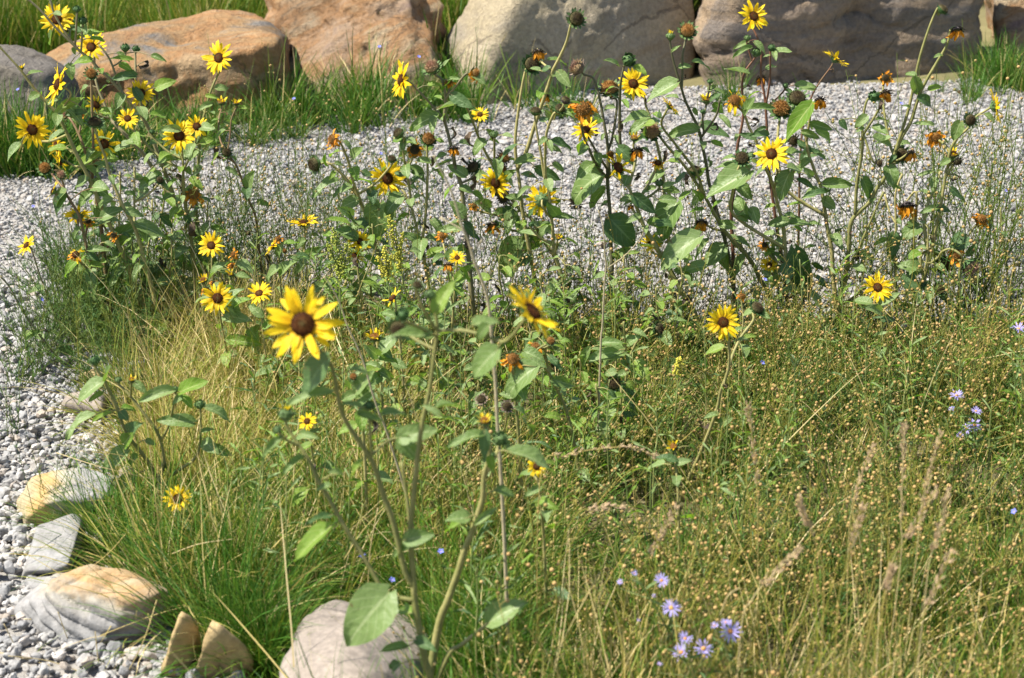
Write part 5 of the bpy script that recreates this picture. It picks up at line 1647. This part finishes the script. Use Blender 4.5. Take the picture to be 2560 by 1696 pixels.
# ------------------------------------------------------------------ goldenrod, leafy shoots, asters
def shoot(name, label, cat, d, path, nleaf, kinds, L, group=None, spike=None, rs=None, r=.0022, w=.34):
    rs = rs or random.Random(sum(label.encode()) + len(path) + int(path[0][0]))
    P = [at(u, v, d + rs.uniform(-.01, .01)) for u, v in path]
    if P[-1].z > 0.0:
        P.append(Vector((P[-1].x, P[-1].y, -.01)))
    C = catmull(P, 5)
    root = Vector((C[-1].x, C[-1].y, 0))
    o = link(name, None); o.location = root; o.empty_display_size = .05
    if name == 'leafy_shoot': label = ('tall ' if P[0].z > .27 else 'low ') + ('narrow leaved' if w < .4 else 'broad leaved') + (' pale green' if 'y' in kinds else ' dark green') + ' shoot beside the ' + near_name(root, 9)
    tag(o, label, cat, group)
    mb = MB()
    n = len(C)
    mb.tube([p - root for p in C], [r * (.5 + .5 * k / n) for k in range(n)], 6)
    link("stem", mb.mesh("stem", [STEM_Y]), o)
    for q in range(nleaf):
        t = .05 + .8 * (q + rs.random()) / nleaf
        k = min(n - 1, int(t * n))
        p = C[k]
        if p.z < .02: continue
        a = q * 2.4 + rs.uniform(-.4, .4)
        dr = Vector((math.cos(a), math.sin(a), rs.uniform(.1, 1.2))).normalized()
        l = L * rs.uniform(.7, 1.2) * (.6 + .6 * t)
        put_leaf(o, root, LANCE, p + dr * .001, p + dr * l, w * rs.uniform(.5, .8), rs.choice(kinds), rs, Vector((rs.gauss(0, .2), rs.gauss(0, .2), 1)))
    if spike:
        mb = MB()
        bv, bf = ICO[1]
        for (u0, v0, u1, v1, wd) in spike:
            a, b = at(u0, v0, d), at(u1, v1, d)
            mb.tube([a - root, b - root], [.0008, .0014], 4, 1)
            side = mpp(a) * wd
            for q in range(95):
                t = rs.random()
                c = a.lerp(b, t)
                sd = side * (.5 + 1.3 * t)
                off = Vector((rs.gauss(0, .5), rs.gauss(0, .5), rs.gauss(0, .25))) * sd
                rr_ = rs.uniform(.0014, .0024)
                mb.add([c + off - root + Vector(x) * rr_ for x in bv], bf, 0)
                mb.tube([c - root, c + off - root], .0004, 3, 1, .5, False)
        link("flower_spike", mb.mesh("flower_spike", [GOLD, STEM_Y]), o)
    return o
STEM_Y = plain_mat("stem_green", (0.14, 0.20, 0.05), (0.24, 0.27, 0.09), 40, 0.55)
shoot("goldenrod", "goldenrod with a loose plume, beside the bloom behind it", "goldenrod", 4.1, [(835, 580), (845, 640), (850, 720), (852, 800), (855, 860)], 16, 'yyg', .05, None,
      [(832, 570, 845, 630, 12), (870, 605, 848, 680, 10), (880, 625, 850, 690, 8), (820, 610, 845, 670, 9), (848, 640, 850, 700, 14)])
shoot("goldenrod", "goldenrod with the tallest yellow green spire of the clump", "goldenrod", 4.15, [(975, 545), (990, 610), (1005, 690), (1020, 760), (1030, 830)], 18, 'ygd', .055, None,
      [(972, 540, 985, 600, 11), (1008, 580, 995, 650, 9), (980, 590, 1000, 670, 12), (1000, 610, 1000, 680, 10)])
shoot("goldenrod", "short goldenrod between two taller plumes", "goldenrod", 4.05, [(962, 625), (970, 690), (975, 760), (980, 820)], 14, 'gyd', .055, None,
      [(958, 615, 968, 670, 11), (945, 640, 968, 690, 10), (978, 640, 968, 700, 9)])
shoot("goldenrod", "goldenrod spike in green bud standing alone among the flax", "goldenrod", 3.55, [(1698, 905), (1695, 950), (1690, 1010), (1684, 1060), (1680, 1130)], 12, 'yg', .05, None, [(1698, 895, 1697, 935, 9)])
leafy = [(2160, 800, 3.9), (2165, 860, 3.8), (1610, 930, 3.6), (1525, 1000, 3.6), (1480, 1020, 3.5), (1640, 1020, 3.4), (1400, 700, 4.2), (1330, 690, 4.2), (1380, 720, 4.1), (2450, 760, 4.0),
         (2530, 790, 3.9), (600, 1130, 3.3), (660, 1120, 3.2), (570, 1170, 3.2), (690, 850, 3.8), (640, 910, 3.7), (860, 880, 3.6), (900, 830, 3.7), (1120, 930, 3.5), (1170, 1000, 3.3), (1080, 980, 3.4), (1320, 1220, 3.0), (1180, 1230, 2.9),
         (1870, 1160, 3.1), (2380, 1020, 3.4), (2480, 1010, 3.4), (2260, 900, 3.7), (1240, 760, 4.0), (1430, 900, 3.7), (760, 900, 3.6), (1190, 1420, 2.7), (1250, 1350, 2.75), (960, 700, 4.1), (1060, 760, 4.0), (790, 640, 4.3), (840, 700, 4.2), (1000, 870, 3.7), (1560, 1180, 3.1),
         (2400, 900, 3.7), (2330, 840, 3.9), (2060, 800, 4.1), (1990, 900, 3.8), (1150, 860, 3.7), (730, 740, 4.1)]
for u, v, d in leafy:
    dz = R.uniform(90, 150) * 3.8 / d
    shoot("leafy_shoot", "upright leafy green shoot with lance shaped leaves rising among the flax and grass", "plant", d,
          [(u, v), (u + R.gauss(0, 6), v + dz * .5), (u + R.gauss(0, 12), v + dz)], R.randint(11, 17), R.choice(['yg', 'gd', 'ygd', 'g']), R.uniform(.05, .075), "leafy shoots in the bed", None, R)

def row_of(d, z):                  # picture row of a point at distance d and height z
    return 848 + FPX * math.tan(math.atan2(CAM_H - z, d) - PITCH)
extra = []
for i in range(46):
    extra.append((R.uniform(640, 1560), R.uniform(3.0, 4.35)))
for i in range(20):
    extra.append((R.uniform(1950, 2580), R.uniform(3.3, 4.3)))
for i in range(10):
    extra.append((R.uniform(1560, 1950), R.uniform(3.0, 4.2)))
for u, d in extra:
    z = R.uniform(.20, .34)
    v = row_of(d, z)
    shoot("leafy_shoot", "", "plant", d, [(u, v), (u + R.gauss(0, 6), row_of(d, z * .6)), (u + R.gauss(0, 10), row_of(d, z * .15))], R.randint(13, 20), R.choice(['y', 'yg', 'yyg', 'g', 'gd']), R.uniform(.045, .075), "leafy shoots in the bed", None, R, .0020, R.choice((.34, .5)))
def aster(label, d, stems, heads, seed):
    rs = random.Random(seed)
    P0 = [[at(u, v, d) for u, v in s] for s in stems]
    P0[0].append(Vector((P0[0][-1].x, P0[0][-1].y, -.01)))
    root = Vector((P0[0][-1].x, P0[0][-1].y, 0))
    o = link("aster_plant", None); o.location = root; o.empty_display_size = .05
    tag(o, label, "aster")
    mb = MB()
    allp = []
    for s in P0:
        C = catmull(s, 4)
        allp += C
        mb.tube([p - root for p in C], .0013, 5)
    for (u, v, r, f) in heads:
        H = at(u, v, d + rs.uniform(-.04, .04))
        face = camdir(*f)
        low = [p for p in allp if p.z < H.z - .01] or allp
        j = min(low, key=lambda p: (p - H).length)
        b = H - face * .003
        mb.tube([q - root for q in catmull([b, b - face * .008 + Vector((0, 0, -.006)), j], 4)], .0008, 4)
        rr_ = r * mpp(H)
        M = Matrix.Translation(H - root) @ frame(face, rs.uniform(0, 6)) @ Matrix.Scale(rr_, 4)
        h = link("flower_head", DISC_A, o, M)
        n = rs.randint(15, 19)
        for i in range(n):
            L = rs.uniform(.75, .95)
            m_ = Matrix.Rotation(2 * math.pi * i / n + rs.gauss(0, .08), 4, 'Z') @ Matrix.Translation((.16, 0, 0)) @ Matrix.Rotation(-rs.gauss(.2, .2), 4, 'Y') @ Matrix.Scale(L, 4)
            link("petal", rs.choice(APET), h, m_)
    link("stem", mb.mesh("stem", [STEM_Y]), o)
    for i in range(14):
        p = rs.choice(allp)
        if p.z < .02: continue
        a = rs.uniform(0, 6.28)
        dr = Vector((math.cos(a), math.sin(a), rs.uniform(.1, .9))).normalized()
        put_leaf(o, root, LANCE, p, p + dr * rs.uniform(.025, .045), .3, rs.choice('gd'), rs)
APET = [grid_blade("petal", VIOLET, petprof(.085), 4, 2, .3 * i, .2, .01, 400 + i) for i in range(3)]
_mb = MB(); _v, _f = ICO[2]
_mb.add([Vector((x[0] * .22, x[1] * .22, x[2] * .14)) for x in _v], _f)
DISC_A = _mb.mesh("aster_disc", [ASTER_C])
aster("violet aster with the widest open flower of the front clump", 2.55, [[(1830, 1600), (1835, 1660), (1840, 1760)], [(1790, 1575), (1815, 1620), (1836, 1690)]],
      [(1826, 1579, 31, (-.1, .25, .95)), (1787, 1564, 12, (-.4, .6, .6)), (1814, 1556, 14, (0, .8, .5))], 1)
aster("violet aster with three open flowers close together in the front clump", 2.52, [[(1755, 1640), (1755, 1690), (1750, 1790)], [(1705, 1640), (1730, 1690), (1752, 1740)], [(1713, 1605), (1728, 1660), (1745, 1710)]],
      [(1759, 1622, 27, (.05, .2, .95)), (1703, 1631, 25, (-.2, .5, .8)), (1713, 1597, 21, (.2, .6, .7)), (1650, 1660, 8, (0, .8, .5))], 2)
aster("violet aster with two flowers one above the other in the seeding flax", 2.62, [[(1678, 1535), (1682, 1600), (1685, 1720)], [(1654, 1465), (1668, 1520), (1680, 1580)], [(1590, 1440), (1640, 1520), (1680, 1600)]],
      [(1678, 1520, 26, (0, .35, .95)), (1654, 1452, 21, (.1, .5, .8)), (1586, 1434, 10, (.2, .6, .7)), (1550, 1455, 9, (-.2, .5, .7)), (1635, 1490, 7, (0, .8, .5)), (1597, 1550, 6, (0, .8, .5))], 3)
aster("violet aster cluster with rust coloured spent heads at the right", 3.45, [[(2437, 1075), (2440, 1120), (2435, 1200)], [(2392, 995), (2400, 1060), (2430, 1130)], [(2440, 1035), (2436, 1080), (2438, 1120)]],
      [(2392, 989, 21, (0, .85, .5)), (2440, 1028, 16, (.2, .7, .6)), (2437, 1063, 22, (.1, .6, .7)), (2417, 1072, 17, (-.3, .6, .6)), (2379, 1022, 9, (-.4, .6, .5)), (2400, 1088, 10, (-.3, .3, .8))], 4)
aster("single violet aster lifted on a brown stalk at the edge of the flax", 3.7, [[(2548, 835), (2552, 900), (2555, 990)]], [(2546, 822, 22, (-.1, .9, .35))], 5)

# blue flax flowers on their own thin stalks
BP = grid_blade("petal", BLUE, petprof(.34), 4, 2, .3, .2, .02, 500)
for (u, v, d, h) in [(735, 248, 5.4, 120), (949, 118, 5.2, 200), (1047, 143, 5.2, 180), (2253, 260, 5.0, 150), (2517, 478, 4.7, 130), (980, 1451, 2.9, 120), (45, 225, 5.6, 120), (83, 517, 4.9, 90), (952, 385, 5.0, 120), (1912, 700, 4.3, 80), (1905, 908, 3.7, 70), (2536, 1280, 2.9, 80), (907, 1392, 2.8, 110), (1102, 1380, 2.9, 90), (104, 750, 4.3, 60)]:
    H = at(u, v, d)
    g = Vector((H.x + R.uniform(-.05, .05), d + R.uniform(-.03, .03), -.005))
    root = Vector((g.x, g.y, 0))
    o = link("blue_flax", None); o.location = root; o.empty_display_size = .03
    tag(o, "thin flax stalk with a single small blue flower", "flax", "flax stalks in bloom")
    mb = MB()
    mb.tube([p - root for p in catmull([H, H.lerp(g, .4) + Vector((R.uniform(-.02, .02), 0, .02)), g], 5)], .0009, 4, 0, .3)
    link("stem", mb.mesh("stem", [FLAX_S]), o)
    hd = link("flower_head", DISC_A, o, Matrix.Translation(H - root) @ frame(camdir(R.gauss(0, .3), .6, .7), 0) @ Matrix.Scale(.0065, 4))
    for i in range(5):
        link("petal", BP, hd, Matrix.Rotation(i * 1.2566, 4, 'Z') @ Matrix.Rotation(-.5, 4, 'Y') @ Matrix.Scale(1.0, 4))

# dry seed stalks of grass standing in the front flax
def seed_stalk(path, d, spike, label, group, thick=1.0, name="grass_stalk"):
    P = [at(u, v, d) for u, v in path]
    if P[-1].z > 0:
        P.append(Vector((P[-1].x + R.uniform(-.02, .02), P[-1].y + .01, -.01)))
    C = catmull(P, 5)
    root = Vector((C[-1].x, C[-1].y, 0))
    o = link(name, None); o.location = root; o.empty_display_size = .03
    tag(o, label, "grass", group)
    mb = MB()
    mb.tube([p - root for p in C], .0010 * thick, 4, 0, R.uniform(.75, .95))
    link("stem", mb.mesh("stem", [GRASS]), o)
    if spike:
        mb = MB()
        bv, bf = ICO[1]
        k = max(2, int(len(C) * spike))
        for q in range(70):
            t = R.random() * (k - 1)
            i = int(t)
            c = C[i].lerp(C[i + 1], t - i)
            tg = (C[i] - C[i + 1]).normalized()
            off = Vector((R.gauss(0, 1), R.gauss(0, 1), R.gauss(0, 1))) * .0022 * thick
            a_ = c + off
            b_ = a_ + (tg + off.normalized() * .6).normalized() * R.uniform(.005, .009)
            mb.tube([a_ - root, a_.lerp(b_, .4) - root, b_ - root], [.0004, .0011, .0002], 4, 0, R.uniform(.82, 1.0), False)
        link("seed_spike", mb.mesh("seed_spike", [STRAW]), o)
STRAW = tint_mat("straw_seed", [(0.0, (0.30, 0.22, 0.12)), (1.0, (0.50, 0.36, 0.22))], .8)
lab = "dry tan grass stalk with a rough seed spike standing in the seeding flax"
for path, d, sp in [([(2260, 1065), (2258, 1150), (2252, 1300), (2250, 1420)], 2.55, .55), ([(2352, 1082), (2330, 1160), (2305, 1260), (2290, 1400)], 2.55, .55), ([(2182, 1120), (2150, 1200), (2130, 1270), (2120, 1400)], 2.6, .5),
                    ([(1868, 1012), (1880, 1090), (1892, 1200), (1895, 1330)], 2.75, .6), ([(1995, 1240), (2010, 1290), (2040, 1360), (2060, 1500)], 2.4, .5), ([(2340, 1225), (2290, 1310), (2260, 1360), (2210, 1480)], 2.35, .5),
                    ([(2372, 1230), (2350, 1320), (2325, 1400), (2310, 1520)], 2.35, .5), ([(1690, 1270), (1640, 1360), (1600, 1430), (1560, 1520)], 2.5, .4), ([(1640, 1142), (1580, 1119), (1506, 1122), (1414, 1140), (1350, 1200)], 2.8, .7),
                    ([(2000, 1370), (1930, 1440), (1880, 1500), (1850, 1600)], 2.3, .4), ([(2380, 1380), (2340, 1470), (2310, 1540), (2290, 1640)], 2.25, .5), ([(2155, 1270), (2140, 1330), (2100, 1480), (2090, 1600)], 2.3, .4), ([(1560, 1265), (1490, 1270), (1440, 1290), (1400, 1400)], 2.7, .4), ([(2230, 1420), (2210, 1500), (2190, 1620)], 2.25, .35)]:
    seed_stalk(path, d, sp, lab, "dry seed stalks", .78)
lab2 = "long bare pale straw lying across the edging stones and grass"
for path, d in [([(0, 1632), (110, 1660), (230, 1692)], 2.85), ([(60, 1548), (170, 1555), (238, 1566)], 2.98), ([(170, 1668), (240, 1590), (322, 1478)], 2.95), ([(238, 1580), (244, 1640), (252, 1700)], 2.82), ([(392, 1500), (360, 1600), (320, 1680)], 2.8),
                ([(140, 1132), (260, 1170), (392, 1200)], 3.3), ([(10, 1560), (40, 1620), (60, 1650)], 2.92), ([(145, 1530), (170, 1600), (200, 1670)], 2.88), ([(250, 1590), (380, 1540), (470, 1515)], 2.9), ([(20, 1640), (130, 1655), (250, 1700)], 2.82), ([(585, 1348), (500, 1360), (430, 1385)], 3.0), ([(315, 1335), (270, 1385), (220, 1425)], 3.1), ([(230, 1130), (330, 1150), (430, 1240)], 3.3),
                ([(945, 1270), (925, 1380), (920, 1480)], 2.9), ([(960, 1270), (905, 1330), (860, 1400)], 2.95), ([(560, 850), (600, 890), (640, 930)], 3.9), ([(1800, 1540), (1820, 1490), (1850, 1470)], 2.5), ([(2025, 1440), (2040, 1500), (2060, 1590)], 2.4), ([(1405, 1610), (1440, 1540), (1500, 1430)], 2.45)]:
    P = catmull([at(u, v, d + R.uniform(-.03, .03)) for u, v in path], 6)
    zmin = min(p.z for p in P)
    c = P[len(P) // 2]
    root = Vector((c.x, c.y, min(0.0, zmin)))
    mb = MB()
    mb.tube([p - c for p in P], .00085, 4, 0, .96)
    o = link("straw", mb.mesh("straw", [GRASS])); o.location = c
    tag(o, lab2, "straw", "loose straws")
